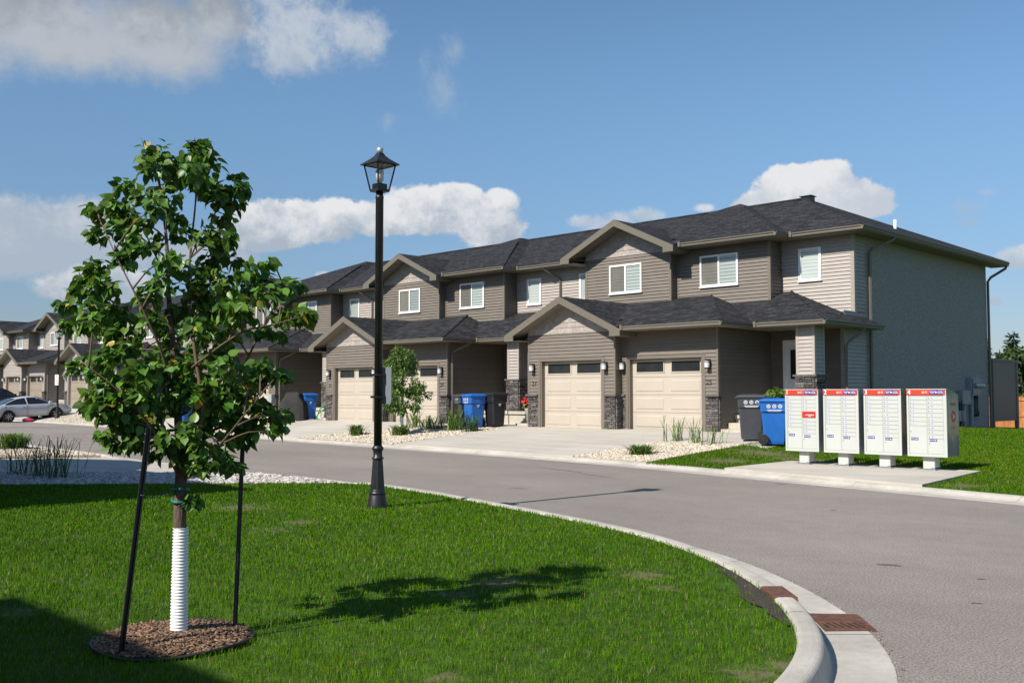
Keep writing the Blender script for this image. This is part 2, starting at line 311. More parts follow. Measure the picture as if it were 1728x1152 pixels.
def fast_mesh(name, V, tris=None, quads=None, mats=('lawn',), parent=None, smooth=False):
    me = bpy.data.meshes.new(name); nt_ = 0 if tris is None else len(tris); nq = 0 if quads is None else len(quads)
    me.vertices.add(len(V)); me.vertices.foreach_set('co', np.asarray(V, np.float32).ravel())
    loops = []; starts = []; tot = []
    if nt_: loops.append(np.asarray(tris).ravel()); starts.append(np.arange(nt_)*3); tot.append(np.full(nt_, 3))
    if nq: loops.append(np.asarray(quads).ravel()); starts.append(nt_*3+np.arange(nq)*4); tot.append(np.full(nq, 4))
    lp = np.concatenate(loops).astype(np.int32); me.loops.add(len(lp)); me.loops.foreach_set('vertex_index', lp)
    me.polygons.add(nt_+nq); me.polygons.foreach_set('loop_start', np.concatenate(starts).astype(np.int32)); me.polygons.foreach_set('loop_total', np.concatenate(tot).astype(np.int32))
    if smooth: me.polygons.foreach_set('use_smooth', np.ones(nt_+nq, bool))
    for q in mats: me.materials.append(MATS[q])
    me.update(calc_edges=True); me.validate()
    o = OB.new(name, me); C.objects.link(o)
    if parent: o.parent = parent
    return o
def tag(o, label, cat, group=None):
    o['label'] = label; o['category'] = cat
    if group: o['group'] = group
    return o
def thing(name, label, cat, loc=(0,0,0), rz=0, group=None):
    o = OB.new(name, None); C.objects.link(o); o.location = loc; o.rotation_euler = (0, 0, rz); o.empty_display_size = .2
    return tag(o, label, cat, group)
def struct(o, kind='structure'): o['kind'] = kind; return o
KIDS = {}
def kids(o):
    return [c for c in C.objects if c.parent == o]
def copy_tree(o, parent=None):
    c = o.copy(); C.objects.link(c)
    if parent: c.parent = parent
    for ch in kids(o): copy_tree(ch, c)
    return c
TXT = {}
def text_mb(t, size, m=0, bold=False, align='CENTER', spacing=1.):
    """flat lettering as mesh, centred, lying in the x-z plane facing -y"""
    key = (t, align, spacing)
    if key not in TXT:
        cu = bpy.data.curves.new('lettering', 'FONT'); cu.body = t; cu.size = 1; cu.align_x = align; cu.align_y = 'CENTER'; cu.resolution_u = 3; cu.space_line = spacing
        if bold or True: cu.offset = .012
        o = OB.new('lettering', cu); me = bpy.data.meshes.new_from_object(o)
        TXT[key] = ([tuple(v.co) for v in me.vertices], [tuple(p.vertices) for p in me.polygons])
        OB.remove(o); bpy.data.curves.remove(cu); bpy.data.meshes.remove(me)
    v, f = TXT[key]; mb = MB(); mb.add([(p[0]*size, 0, p[1]*size) for p in v], f, m); return mb
T = Matrix.Translation

# ---------------------------------------------------------------- camera, sun, sky
sc = bpy.context.scene
cam = bpy.data.cameras.new('camera'); co = OB.new('camera', cam); C.objects.link(co); sc.camera = co
YAW, PITCH, EYE = .78, .053, 1.65
co.location = (0, 0, EYE); co.rotation_euler = (math.pi/2+PITCH, 0, YAW)
cam.sensor_width = 36; cam.lens = 1680/1728*36; cam.clip_end = 5000; cam.clip_start = .05
SUNV = Vector((-.05, -1.0, .85)).normalized()
sl = bpy.data.lights.new('sun', 'SUN'); sl.energy = 5.0; sl.angle = R(.5); sl.color = (1, .94, .84)
so = OB.new('sun', sl); C.objects.link(so); so.rotation_euler = SUNV.to_track_quat('Z', 'Y').to_euler()
sc.view_settings.view_transform = 'Standard'; sc.view_settings.look = 'None'; sc.view_settings.exposure = .40; sc.view_settings.gamma = 1
sc.cycles.max_bounces = 6; sc.cycles.transparent_max_bounces = 12; sc.cycles.use_denoising = True

def px_dir(px, py):
    s, c = math.sin(YAW), math.cos(YAW); sp, cp = math.sin(PITCH), math.cos(PITCH)
    Rv = Vector((c, s, 0)); F = Vector((-s*cp, c*cp, sp)); U = Vector((s*sp, -c*sp, cp))
    return (F*1680+Rv*(px-864)+U*(576-py)).normalized()
def azel(px, py):
    d = px_dir(px, py); return math.atan2(-d.x, d.y), math.asin(d.z)

w = bpy.data.worlds.new('World'); sc.world = w; w.use_nodes = True
N, L = w.node_tree.nodes, w.node_tree.links
bg = N['Background']; bg.inputs['Strength'].default_value = .095
sky = N.new('ShaderNodeTexSky'); sky.sky_type = 'NISHITA'; sky.sun_disc = False; sky.sun_elevation = math.asin(SUNV.z); sky.sun_rotation = math.pi; sky.air_density = 1.0; sky.dust_density = .3; sky.ozone_density = 3.0; sky.altitude = 200
def M_(op, a, b=None, c=None, clamp=False):
    n = N.new('ShaderNodeMath'); n.operation = op; n.use_clamp = clamp
    for i, x in enumerate((a, b, c)):
        if x is None: continue
        if isinstance(x, (int, float)): n.inputs[i].default_value = x
        else: L.new(x, n.inputs[i])
    return n.outputs[0]
tc = N.new('ShaderNodeTexCoord'); sp_ = N.new('ShaderNodeSeparateXYZ'); L.new(tc.outputs['Generated'], sp_.inputs[0])
AZ = M_('ARCTAN2', M_('MULTIPLY', sp_.outputs[0], -1.), sp_.outputs[1]); EL = M_('ARCSINE', sp_.outputs[2])
cvec = N.new('ShaderNodeCombineXYZ'); L.new(AZ, cvec.inputs[0]); L.new(EL, cvec.inputs[1])
def noise(scale, detail=8, rough=.6, loc=(0,0,0), st=(1,1,1)):
    mp = N.new('ShaderNodeMapping'); mp.inputs['Location'].default_value = loc; mp.inputs['Scale'].default_value = st; L.new(cvec.outputs[0], mp.inputs[0])
    n = N.new('ShaderNodeTexNoise'); n.inputs['Scale'].default_value = scale; n.inputs['Detail'].default_value = detail; n.inputs['Roughness'].default_value = rough; L.new(mp.outputs[0], n.inputs['Vector'])
    return M_('SUBTRACT', n.outputs[0], .5)
nz_big = noise(14, 6, .55); nz_f = M_('ADD', noise(42, 10, .66, (3,1,0)), M_('MULTIPLY', noise(130, 8, .6, (1,5,0)), .45)); nz_g = noise(42, 10, .66, (3+.30, 1-.42, 0)); nz_h = noise(18, 8, .6, (5, 3, 0)); nz_h2 = noise(18, 8, .6, (5+.16, 3-.24, 0)); RELIEF = M_('ADD', M_('MULTIPLY', M_('SUBTRACT', nz_f, nz_g), .9), M_('MULTIPLY', M_('SUBTRACT', nz_h, nz_h2), 1.6)); nz_w = noise(26, 10, .7, (9,2,0), (1.6, 1, 1))
hs_ = N.new('ShaderNodeHueSaturation'); hs_.inputs['Saturation'].default_value = 1.06; hs_.inputs['Hue'].default_value = .496; L.new(sky.outputs[0], hs_.inputs['Color']); 
def mulcol(a, fac_lo, fac_hi, e0, e1):
    r = N.new('ShaderNodeMapRange'); r.interpolation_type = 'SMOOTHSTEP'; r.inputs[1].default_value = e0; r.inputs[2].default_value = e1; L.new(EL, r.inputs[0])
    m = N.new('ShaderNodeMix'); m.data_type = 'RGBA'; m.inputs[6].default_value = (*fac_lo, 1); m.inputs[7].default_value = (*fac_hi, 1); L.new(r.outputs[0], m.inputs[0])
    q = N.new('ShaderNodeMix'); q.data_type = 'RGBA'; q.blend_type = 'MULTIPLY'; q.inputs[0].default_value = 1; L.new(a, q.inputs[6]); L.new(m.outputs[2], q.inputs[7]); return q.outputs[2]
cur = mulcol(hs_.outputs[0], (.50, .50, .60), (1.0, 1.03, 1.03), R(-2), R(19))
def cloud_group(blobs, top, bot, y_top, y_bot, amp=.9, soft=.35, op=1., nz=None, k_nz=.6, flat=2.2, thr=0.):
    """blobs: (px, py, rx, ry) ellipses given as sky directions; flat>1 squares off the underside"""
    global cur
    f = None
    for (px, py, rx, ry) in blobs:
        a, e = azel(px, py); a2, _ = azel(px+rx, py); _, e2 = azel(px, py-ry)
        du = M_('MULTIPLY', M_('SUBTRACT', AZ, a), 1/abs(a2-a)); dv = M_('MULTIPLY', M_('SUBTRACT', EL, e), 1/abs(e2-e))
        dv = M_('MAXIMUM', dv, M_('MULTIPLY', dv, -flat))
        q = M_('SUBTRACT', 1., M_('SQRT', M_('ADD', M_('MULTIPLY', du, du), M_('MULTIPLY', dv, dv))))
        f = q if f is None else M_('SMOOTH_MAX', f, q, .15)
    if nz is None: nn = M_('ADD', M_('MULTIPLY', nz_big, amp), M_('MULTIPLY', nz_f, amp*k_nz))
    else: nn = M_('MULTIPLY', nz, amp)
    f = M_('ADD', f, nn)
    mr = N.new('ShaderNodeMapRange'); mr.interpolation_type = 'SMOOTHSTEP'; mr.inputs[1].default_value = thr; mr.inputs[2].default_value = thr+soft; mr.inputs[4].default_value = op; L.new(f, mr.inputs[0])
    _, et = azel(864, y_top); _, eb = azel(864, y_bot)
    sh = N.new('ShaderNodeMapRange'); sh.interpolation_type = 'SMOOTHSTEP'; sh.inputs[1].default_value = eb; sh.inputs[2].default_value = et
    L.new(M_('ADD', EL, M_('MULTIPLY', M_('ADD', nz_big, RELIEF), (et-eb)*1.0)), sh.inputs[0])
    mx = N.new('ShaderNodeMix'); mx.data_type = 'RGBA'; mx.inputs[6].default_value = (*bot, 1); mx.inputs[7].default_value = (*top, 1); L.new(sh.outputs[0], mx.inputs[0])
    m2 = N.new('ShaderNodeMix'); m2.data_type = 'RGBA'; L.new(mr.outputs[0], m2.inputs[0]); L.new(cur, m2.inputs[6]); L.new(mx.outputs[2], m2.inputs[7]); cur = m2.outputs[2]
K = 1/(.095*2**.40)
def kc(r, g, b): return (r*K, g*K, b*K)
W_, G_ = kc(.80, .81, .83), kc(.40, .47, .56)
cloud_group([(60,40,330,150),(250,60,200,130),(-150,60,300,160),(360,30,90,90)], kc(.34,.37,.41), kc(.49,.52,.56), 10, 120, .8, .75, .92, flat=1.3)
cloud_group([(520,40,110,110),(590,60,90,70),(480,-20,90,80),(500,95,70,50)], kc(.60,.64,.69), kc(.44,.51,.60), 30, 150, 1.9, .9, .80, flat=1.)
cloud_group([(745,150,45,60),(770,85,30,45),(655,205,20,22),(715,110,30,40)], kc(.42,.50,.60), kc(.36,.46,.58), 60, 200, 3.2, 1.5, .6, nz=nz_w, flat=1.)
cloud_group([(60,385,190,60),(150,370,90,50),(-60,370,150,60),(20,430,220,70),(200,420,140,60),(330,430,120,45)], kc(.60,.63,.68), kc(.42,.49,.58), 330, 430, 1.1, .5, .9, flat=1.4)
cloud_group([(500,385,120,50),(570,365,60,32),(640,375,80,40),(735,365,120,58),(700,350,60,34),(830,385,75,60),(840,345,45,30),(770,335,60,30),(440,400,90,40)], W_, G_, 330, 425, .95, .20, 1., flat=1.5)
cloud_group([(110,490,70,34),(200,475,70,30),(150,465,40,22),(230,500,90,34)], kc(.70,.72,.75), G_, 455, 520, 1.0, .4, .9, flat=1.6)
cloud_group([(1035,380,80,34),(1085,365,40,22),(985,375,40,20),(1190,352,26,12)], kc(.72,.75,.79), kc(.46,.54,.64), 345, 400, 1.3, .6, .85, flat=1.5)
cloud_group([(1360,345,125,78),(1330,310,60,40),(1395,300,55,34),(1450,345,70,45),(1280,350,60,36)], W_, kc(.55,.60,.68), 290, 385, .9, .18, 1., flat=1.6)
cloud_group([(1640,350,45,26),(1660,325,28,12),(1635,375,28,14)], kc(.46,.55,.66), kc(.38,.49,.62), 320, 390, 2.6, 1.2, .6, nz=nz_w, flat=1.)
cloud_group([(1715,440,50,26),(1735,425,30,18),(1680,510,14,14)], kc(.66,.70,.76), kc(.45,.53,.63), 420, 465, .7, .4, .9, flat=1.6)
cloud_group([(545,465,16,9),(640,478,50,24)], kc(.68,.72,.77), kc(.46,.54,.64), 455, 490, .7, .4, .7, flat=1.6)
L.new(cur, bg.inputs['Color'])

# ---------------------------------------------------------------- ground
FB = [(-130,25.5),(-66,22.4),(-57,22.5),(-49.5,21.7),(-31.3,20.1),(-24.5,19.6),(-19.6,19.3),(-15.5,18.85),(-13.7,18.55),(-11.6,18.0),(-10,17.65),(-8,17.2),(-5.9,16.75),(-5,16.5),(0,15.8),(10,15.6),(70,15.6)]
FBx = np.array([p[0] for p in FB]); FBy = np.array([p[1] for p in FB])
def yfar(x): return np.interp(x, FBx, FBy)
def hf(x, y):
    x = np.asarray(x, float); y = np.asarray(y, float); yc = yfar(x)
    ww = np.clip((-50-x)/6, 0, 1); yw = 24.5+ww*2.3; fz = .53+ww*.22
    r = np.clip((x+13.5)/2.5, 0, 1); yw = yw*(1-r)+31*r; fz = fz*(1-r)+.40*r
    t = np.clip((y-yc)/(yw-yc), 0, 1)
    return .07+(fz-.07)*t-.40*np.clip((y-35)/12, 0, 1)
ZN = .13
def field():
    mb = MB(); mb.poly((-1500,-1500,-.12),(1500,-1500,-.12),(1500,1500,-.12),(-1500,1500,-.12)); return struct(mb.build('ground', 'field'))
field()
NE = [(-130,15.5),(-66,13.2),(-45,12.3),(-31,11.8),(-24.7,11.35),(-18.6,11.14),(-15,11.03),(-13.1,10.88),(-11.8,10.68),(-10.2,10.3),(-8.8,9.95),(-7.2,9.52),(-6.1,9.08),(-5.1,8.5),(-4.2,7.8),(-3.5,7.13),(-3.1,6.65),(-2.75,6.15),(-2.46,5.6),(-2.22,4.9),(-2.08,4.2),(-2.0,3.2),(-1.97,1),(-1.97,-60)]
def chaikin(p, n=2):
    for _ in range(n):
        q = [p[0]]
        for a, b in zip(p[:-1], p[1:]):
            q += [(.75*a[0]+.25*b[0], .75*a[1]+.25*b[1]), (.25*a[0]+.75*b[0], .25*a[1]+.75*b[1])]
        p = q+[p[-1]]
    return p
NEs = chaikin(NE)
FAR_PAN = .55
far_line = chaikin([(x, y-FAR_PAN) for x, y in FB])
def flat_poly(name, pts, z, m):
    import bmesh
    bm = bmesh.new(); f = bm.faces.new([bm.verts.new((x, y, z)) for x, y in pts]); bmesh.ops.triangulate(bm, faces=[f])
    for q in bm.faces:
        if q.normal.z < 0: q.normal_flip()
    me = bpy.data.meshes.new(name); bm.to_mesh(me); bm.free(); me.materials.append(MATS[m]); o = OB.new(name, me); C.objects.link(o); return o
road_pts = NEs+[(6,-60),(6,3),(7,6),(10,8),(14,9),(70,9)]+[(p[0], p[1]) for p in reversed(far_line)]
struct(flat_poly('road', road_pts, 0., 'asphalt'))
def offset_line(pts, d):
    out = []
    for i, p in enumerate(pts):
        a = Vector(pts[max(i-1, 0)]); b = Vector(pts[min(i+1, len(pts)-1)]); t = (b-a).normalized(); out.append((p[0]+t.y*d, p[1]-t.x*d))
    return out
def sweep(name, pts, prof, m, hscale=lambda x, y: 1., side=1):
    rows = [offset_line(pts, side*d) for d, _ in prof]; mb = MB(); vs = []; n = len(prof)
    for i in range(len(pts)):
        for j, (d, z) in enumerate(prof):
            x, y = rows[j][i]; vs.append((x, y, z*hscale(x, y) if z > .02 else z))
    fs = [(i*n+j, i*n+j+1, (i+1)*n+j+1, (i+1)*n+j) if side < 0 else (i*n+j, (i+1)*n+j, (i+1)*n+j+1, i*n+j+1) for i in range(len(pts)-1) for j in range(n-1)]
    mb.add(vs, fs); return mb.build(name, m)
def kh(x, y):
    if x < -16.8 and x > -24.8: return .12
    return .75 if x < -14 else 1.
struct(sweep('kerb', NEs, [(0,-.1),(0,.006),(.345,-.004),(.358,.0),(.366,.010),(.384,.06),(.398,.108),(.404,.122),(.412,.132),(.423,.140),(.438,.145),(.47,.148),(.53,.146),(.545,.142),(.557,.135),(.566,.122),(.572,.10),(.575,-.1)], 'kerb', kh))
struct(sweep('kerb', far_line, [(0,-.1),(0,.006),(.33,.0),(.40,.02),(.47,.06),(.52,.075),(.60,.078),(.62,-.1)], 'kerb', side=-1))

def joints(pts, prof, side, lo, hi, hs=lambda x, y: 1.):
    mb = MB(); acc = 0
    for a, b in zip(pts[:-1], pts[1:]):
        d = math.dist(a, b); u = ((b[0]-a[0])/d, (b[1]-a[1])/d); n = (u[1]*side, -u[0]*side)
        while acc <= d:
            x, y = a[0]+u[0]*acc, a[1]+u[1]*acc
            if lo < x < hi and y > 2:
                vs = [(x+n[0]*q+u[0]*w, y+n[1]*q+u[1]*w, (z*hs(x, y) if z > .02 else z)+.0022) for w in (-.005, .005) for q, z in prof]; k = len(prof)
                mb.add(vs, [(i, i+1, k+i+1, k+i) for i in range(k-1)])
            acc += 3.05
        acc -= d
    struct(mb.build('kerb_joint', 'gap_grey'))
joints(NEs, [(.004,.006),(.345,-.004),(.358,.0),(.384,.06),(.404,.122),(.423,.140),(.47,.148),(.53,.146),(.557,.135),(.568,.115)], 1, -16, 0, kh)
joints(far_line, [(.004,.006),(.33,.0),(.40,.02),(.47,.06),(.52,.075),(.60,.078)], -1, -40, 5)
# far verge: one lawn sheet that climbs gently to the houses
def sheet_grid(name, X, S, hfun, m, dz=0.):
    V = []; nx, ns = len(X), len(S)
    for x in X:
        y = yfar(x)+.05+S; V.append(np.stack([np.full(ns, x), y, hfun(np.full(ns, x), y)+dz], 1))
    V = np.concatenate(V); i, j = np.meshgrid(np.arange(nx-1), np.arange(ns-1), indexing='ij'); a = (i*ns+j).ravel()
    return fast_mesh(name, V, quads=np.stack([a, a+ns, a+ns+1, a+1], 1), mats=(m,))
patch_lawn_mat('lawn_far', [(-12.5,19.6,.9,.7,1.),(-12.6,21.4,1.2,.8,1.),(-11.2,20.9,1.6,.6,1.),(-9.6,20.8,1.2,.4,.9),(-8.4,20.6,.8,.3,.7),(-6.5,17.6,.5,.6,1.),(-6.1,18.9,.7,.5,.6)])
struct(sheet_grid('far_lawn', np.arange(-120, 60, .8), np.concatenate([np.arange(0, 14, .5), np.arange(14, 60, 4)]), hf, 'lawn_far'))

def sheet(name, left, right, dz, m, nx=8, ny=10, thick=.06, hfun=hf):
    """ground sheet draped between two edge lines, with a skirt"""
    l = np.array(left, float); r = np.array(right, float)
    def res(p):
        t = np.linspace(0, len(p)-1, ny); return np.stack([np.interp(t, np.arange(len(p)), p[:, k]) for k in (0, 1)], 1)
    l, r = res(l), res(r); u = np.linspace(0, 1, nx)[None, :, None]
    P = l[:, None]*(1-u)+r[:, None]*u; Z = hfun(P[..., 0], P[..., 1])+dz
    mb = MB(); vs = [(P[i, j, 0], P[i, j, 1], Z[i, j]) for i in range(ny) for j in range(nx)]
    fs = [(i*nx+j, i*nx+j+1, (i+1)*nx+j+1, (i+1)*nx+j) for i in range(ny-1) for j in range(nx-1)]
    mb.add(vs, fs)
    rim = [j for j in range(nx)]+[i*nx+nx-1 for i in range(1, ny)]+[(ny-1)*nx+j for j in range(nx-2, -1, -1)]+[i*nx for i in range(ny-2, 0, -1)]
    for a, b in zip(rim, rim[1:]+rim[:1]):
        p, q = vs[a], vs[b]; mb.poly(p, (p[0], p[1], p[2]-thick), (q[0], q[1], q[2]-thick), q)
    return mb.build(name, m)
flatN = lambda x, y: np.zeros_like(np.asarray(x, float))+ZN
SC = 1.1; PER = 10.8*SC; X1, Y1, Z1 = -19.745, 24.75, .539; X2, Y2, Z2 = -65.45, 26.95, .76
def ya(x): return float(yfar(x))+.03
for k in range(3):
    x0 = X1-PER*k; rl = x0+3.1 if k == 0 else x0+.95
    struct(sheet('driveway', [(x0-4.9, ya(x0-4.9)), (x0-4.1, Y1+.05)], [(rl, ya(rl)), (x0+3.62, 22.4 if k == 0 else 24.4), (x0+3.62, Y1+.2)], .03, 'concrete'))
for k in range(3):
    x0 = X2-PER*k
    struct(sheet('driveway', [(x0-4.6, ya(x0-4.6)), (x0-4.1, Y2+.05)], [(x0+4.0, ya(x0+4.)), (x0+3.7, Y2+.2)], .03, 'concrete'))
struct(sheet('path', [(-16.15,22.42), (-16.15,25.9)], [(-13.0,22.2), (-13.1,25.9)], .026, 'concrete'))
for k in (0, 1):
    x0 = X1-PER*k; struct(sheet('path', [(x0-8.3, 24.42), (x0-8.3, 25.9)], [(x0-4.2, 23.85), (x0-4.0, 25.9)], .026, 'concrete'))
struct(sheet('path', [(-11.55,17.99), (-11.22,20.15)], [(-7.03,17.03), (-7.1,19.95)], .05, 'concrete', thick=.12))
struct(flat_poly('driveway', [(-16.85,10.32),(-24.75,10.55),(-25.4,9.6),(-29.6,4.0),(-23.4,4.0),(-20.84,6.86)], ZN-.045, 'concrete'))

# dark scuffs, a patched seam and a valve cover on the road
def stain(x, y, lx, ly, rz, seed, m='road_scuff'):
    r_ = random.Random(seed); nn = 18; ps = []
    for k in range(nn):
        a = 2*math.pi*k/nn; q = .6+.5*r_.random(); u, v = lx*q*math.cos(a), ly*q*math.sin(a); ps.append((x+u*math.cos(rz)-v*math.sin(rz), y+u*math.sin(rz)+v*math.cos(rz)))
    struct(flat_poly('road_stain', ps, .004, m))
mat('road_scuff', (.115, .10, .092), .9, .25, 30)
for i_, a_ in enumerate(((-9.46,16.6,.17,.035,-.2),(-4.25,9.5,.13,.05,.3),(-3.35,9.35,.05,.02,.6),(-2.45,10.3,.10,.03,.1),(-14.6,16.3,.9,.035,-.25),(-13.2,15.7,.8,.02,-.3),(-3.0,8.25,.05,.02,.4),(-12.3,12.6,.25,.02,.2),(-6.8,13.4,.05,.03,.2))): stain(*a_, 40+i_)
# gravel: a pale bed sheet plus loose stones
def ico(n=1):
    t = (1+5**.5)/2; v = np.array([(-1,t,0),(1,t,0),(-1,-t,0),(1,-t,0),(0,-1,t),(0,1,t),(0,-1,-t),(0,1,-t),(t,0,-1),(t,0,1),(-t,0,-1),(-t,0,1)], float); v /= np.linalg.norm(v[0])
    f = np.array([(0,11,5),(0,5,1),(0,1,7),(0,7,10),(0,10,11),(1,5,9),(5,11,4),(11,10,2),(10,7,6),(7,1,8),(3,9,4),(3,4,2),(3,2,6),(3,6,8),(3,8,9),(4,9,5),(2,4,11),(6,2,10),(8,6,7),(9,8,1)]); return v, f
ICO = ico()
def in_poly(P, poly):
    x, y = P[:, 0], P[:, 1]; r = np.zeros(len(P), bool); q = np.array(poly); j = len(q)-1
    for i in range(len(q)):
        c = ((q[i,1] > y) != (q[j,1] > y)) & (x < (q[j,0]-q[i,0])*(y-q[i,1])/(q[j,1]-q[i,1]+1e-12)+q[i,0]); r ^= c; j = i
    return r
def scatter(poly, n):
    q = np.array(poly); a, b = q.min(0), q.max(0); P = a+(b-a)*rng.random((int(n*2.5), 2)); P = P[in_poly(P, poly)]; return P[:n]
def area(poly):
    q = np.array(poly); x, y = q[:, 0], q[:, 1]; return abs(np.sum(x*np.roll(y, -1)-np.roll(x, -1)*y))/2
def pebbles(name, poly, dens, r0, r1, hfun, dz, m='pebble'):
    P = scatter(poly, int(area(poly)*dens)); n = len(P); v, f = ICO
    s = (r0+(r1-r0)*rng.random(n)**2)[:, None]*np.stack([1+.5*rng.random(n), .8+.4*rng.random(n), .5+.35*rng.random(n)], 1)
    jit = 1+.22*rng.standard_normal((n, 12, 1)); a = rng.random(n)*6.283; ca, sa = np.cos(a)[:, None], np.sin(a)[:, None]
    W = v[None]*s[:, None, :]*jit; X = W[..., 0]*ca-W[..., 1]*sa; Y = W[..., 0]*sa+W[..., 1]*ca
    z = hfun(P[:, 0], P[:, 1])+dz+s[:, 2]*.25
    V = np.stack([X+P[:, :1], Y+P[:, 1:], W[..., 2]+z[:, None]], 2).reshape(-1, 3)
    Fc = (f[None]+(np.arange(n)*12)[:, None, None]).reshape(-1, 3)
    o = fast_mesh(name, V, tris=Fc, mats=(m,)); o['kind'] = 'stuff'; return o
def gravel(left, right, dens, r0, r1, hfun=hf, dz=.02, m='pebble', bed='gravel_bed'):
    struct(sheet('gravel', left, right, dz, bed, thick=.05, hfun=hfun), 'stuff')
    pebbles('gravel_stones', list(left)+list(reversed(right)), dens, r0, r1, hfun, dz, m)
gravel([(-16.6, ya(-16.6)), (-16.5,21), (-16.12,22.38)], [(-14.0, ya(-14.)), (-13.9,20), (-13.65,22.15)], 700, .016, .034)
for k in (0, 1):
    s = PER*k
    gravel([(-30.6-s, ya(-30.6-s)), (-28.15-s, 24.35)], [(-24.75-s, ya(-24.75-s)), (-23.95-s, 23.8)], 420, .02, .045)
gravel([(-61.4, ya(-61.4)), (-61.7,25.6)], [(-53, ya(-53.)), (-54,25.6)], 220, .022, .045)
gravel([(X2-PER+4.1, ya(X2-PER+4.)), (X2-PER+3.8,26.5)], [(X2-4.7, ya(X2-4.7)), (X2-4.2,26.5)], 110, .025, .05)
gravel([(-18.15,5.75), (-14.25,10.15)], [(-20.86,6.80), (-16.86,10.28)], 900, .018, .042, flatN, .0, 'pebble_pale')
gravel([(-32,4.5), (-25.5,9.7)], [(-36,10.8), (-24.9,10.55)], 260, .02, .045, flatN, .0)

# near lawn island
inner = offset_line(NEs, .560)
inner_vis = [p for p in inner if -14.3 < p[0]]
lawn_poly = inner_vis+[(-2.75,-25),(-40,-25),(-40,-14),(-22.5,1.5),(-18.1,5.8),(-14.3,10.1)]
BARE_K = [(-4.75,7.28,.22,.16,1.),(-4.45,7.05,.22,.17,1.),(-4.2,6.82,.2,.17,1.),(-3.98,6.6,.18,.15,1.),(-3.75,6.38,.15,.12,.9),(-3.55,6.15,.1,.1,.8)]
BARE = [(-5.84, 5.77, 0.27, 0.27, 1), (-5.74, 5.19, 0.19, 0.19, 0.7), (-5.21, 6.85, 0.26, 0.26, 1), (-4.75, 6.5, 0.14, 0.14, 0.8), (-2.95, 4.86, 0.18, 0.18, 1), (-2.92, 5.14, 0.14, 0.14, 1), (-4.1, 3.64, 0.13, 0.13, 0.9), (-10.25, 6.74, 0.29, 0.29, 0.8), (-12.16, 7.06, 0.51, 0.51, 0.9), (-9.88, 6.15, 0.34, 0.34, 0.6), (-4.47, 5.3, 0.12, 0.12, 0.4), (-7.65, 7.88, 0.22, 0.22, 0.35), (-10.92, 4.33, 0.29, 0.29, 0.3), (-7.47, 2.6, 0.22, 0.22, 0.7), (-8.48, 6.74, 0.23, 0.23, 0.3)]
patch_lawn_mat('lawn_near', BARE)
struct(flat_poly('lawn', lawn_poly, ZN-.01, 'lawn_near'))
def bare_at(P, spots):
    b = np.zeros(len(P))
    for (x, y, rx, ry, s) in spots:
        d = np.hypot((P[:, 0]-x)/rx, (P[:, 1]-y)/ry); b = np.maximum(b, np.clip((1.2-d)/.9, 0, 1)*s)
    return b
TREE = np.array((-5.90, 2.98)); MUL_R = .46
def blades(name, P, h, wd, z, m):
    n = len(P); a = rng.random(n)*6.283; lean = (.10+.55*rng.random(n))*h; la = rng.random(n)*6.283
    dx, dy = np.cos(a)*wd/2, np.sin(a)*wd/2; lx, ly = np.cos(la)*lean, np.sin(la)*lean
    V = np.zeros((n, 5, 3)); V[:, 0] = np.stack([P[:, 0]-dx, P[:, 1]-dy, z], 1); V[:, 1] = np.stack([P[:, 0]+dx, P[:, 1]+dy, z], 1)
    V[:, 2] = np.stack([P[:, 0]+dx*.8+lx*.35, P[:, 1]+dy*.8+ly*.35, z+h*.6], 1); V[:, 3] = np.stack([P[:, 0]-dx*.8+lx*.35, P[:, 1]-dy*.8+ly*.35, z+h*.6], 1)
    V[:, 4] = np.stack([P[:, 0]+lx, P[:, 1]+ly, z+h*(1-.25*rng.random(n))], 1)
    b = (np.arange(n)*5)[:, None]
    return fast_mesh(name, V.reshape(-1, 3), tris=b+np.array([[3, 2, 4]]), quads=b+np.array([[0, 1, 2, 3]]), mats=(m,))
def vis(P, x0=-260, x1=1990, y1=1400):
    s, c = math.sin(YAW), math.cos(YAW); d = -P[:, 0]*s+P[:, 1]*c; r = P[:, 0]*c+P[:, 1]*s; ok = d > 2.2; px = 864+1680*r/np.where(ok, d, 1); py = 665+1680*1.5/np.where(ok, d, 1)
    return ok & (px > x0) & (px < x1) & (py < y1), d
def near_grass():
    poly = [p for p in lawn_poly if p[1] > 0]+[(-2.75, 1.)]; poly = inner_vis+[(-2.75,1.5),(-21,1.5),(-18.1,5.8),(-14.3,10.1)]
    N_ = 5000000; q = np.array(poly); a, b = q.min(0), q.max(0); P = a+(b-a)*rng.random((N_, 2)); P = P[in_poly(P, poly)]
    v, d = vis(P); keep = v & (rng.random(len(P)) < np.clip(5.2/np.maximum(d, 1), .18, 1.)); P, d = P[keep], d[keep]
    clump = .5+.5*np.sin(P[:, 0]*9+3*np.sin(P[:, 1]*7))*np.sin(P[:, 1]*8+2*np.sin(P[:, 0]*5))
    k = (rng.random(len(P)) > bare_at(P, BARE_K)*1.1) & (rng.random(len(P)) > bare_at(P, BARE)*(.30+.65*clump)) & (np.hypot(*(P-TREE).T) > MUL_R+.02) & (rng.random(len(P)) < .72+.28*clump); P, d = P[k], d[k]; clump = clump[k]
    h = (.030+.026*rng.random(len(P)))*(.8+.35*clump)*np.where(bare_at(P, BARE) > .15, .7, 1); wd = .0031*np.clip(d/5.5, 1, 2.8)
    o = blades('grass', P, h, wd, np.full(len(P), ZN-.012), 'grass_blade'); o['kind'] = 'stuff'
near_grass()
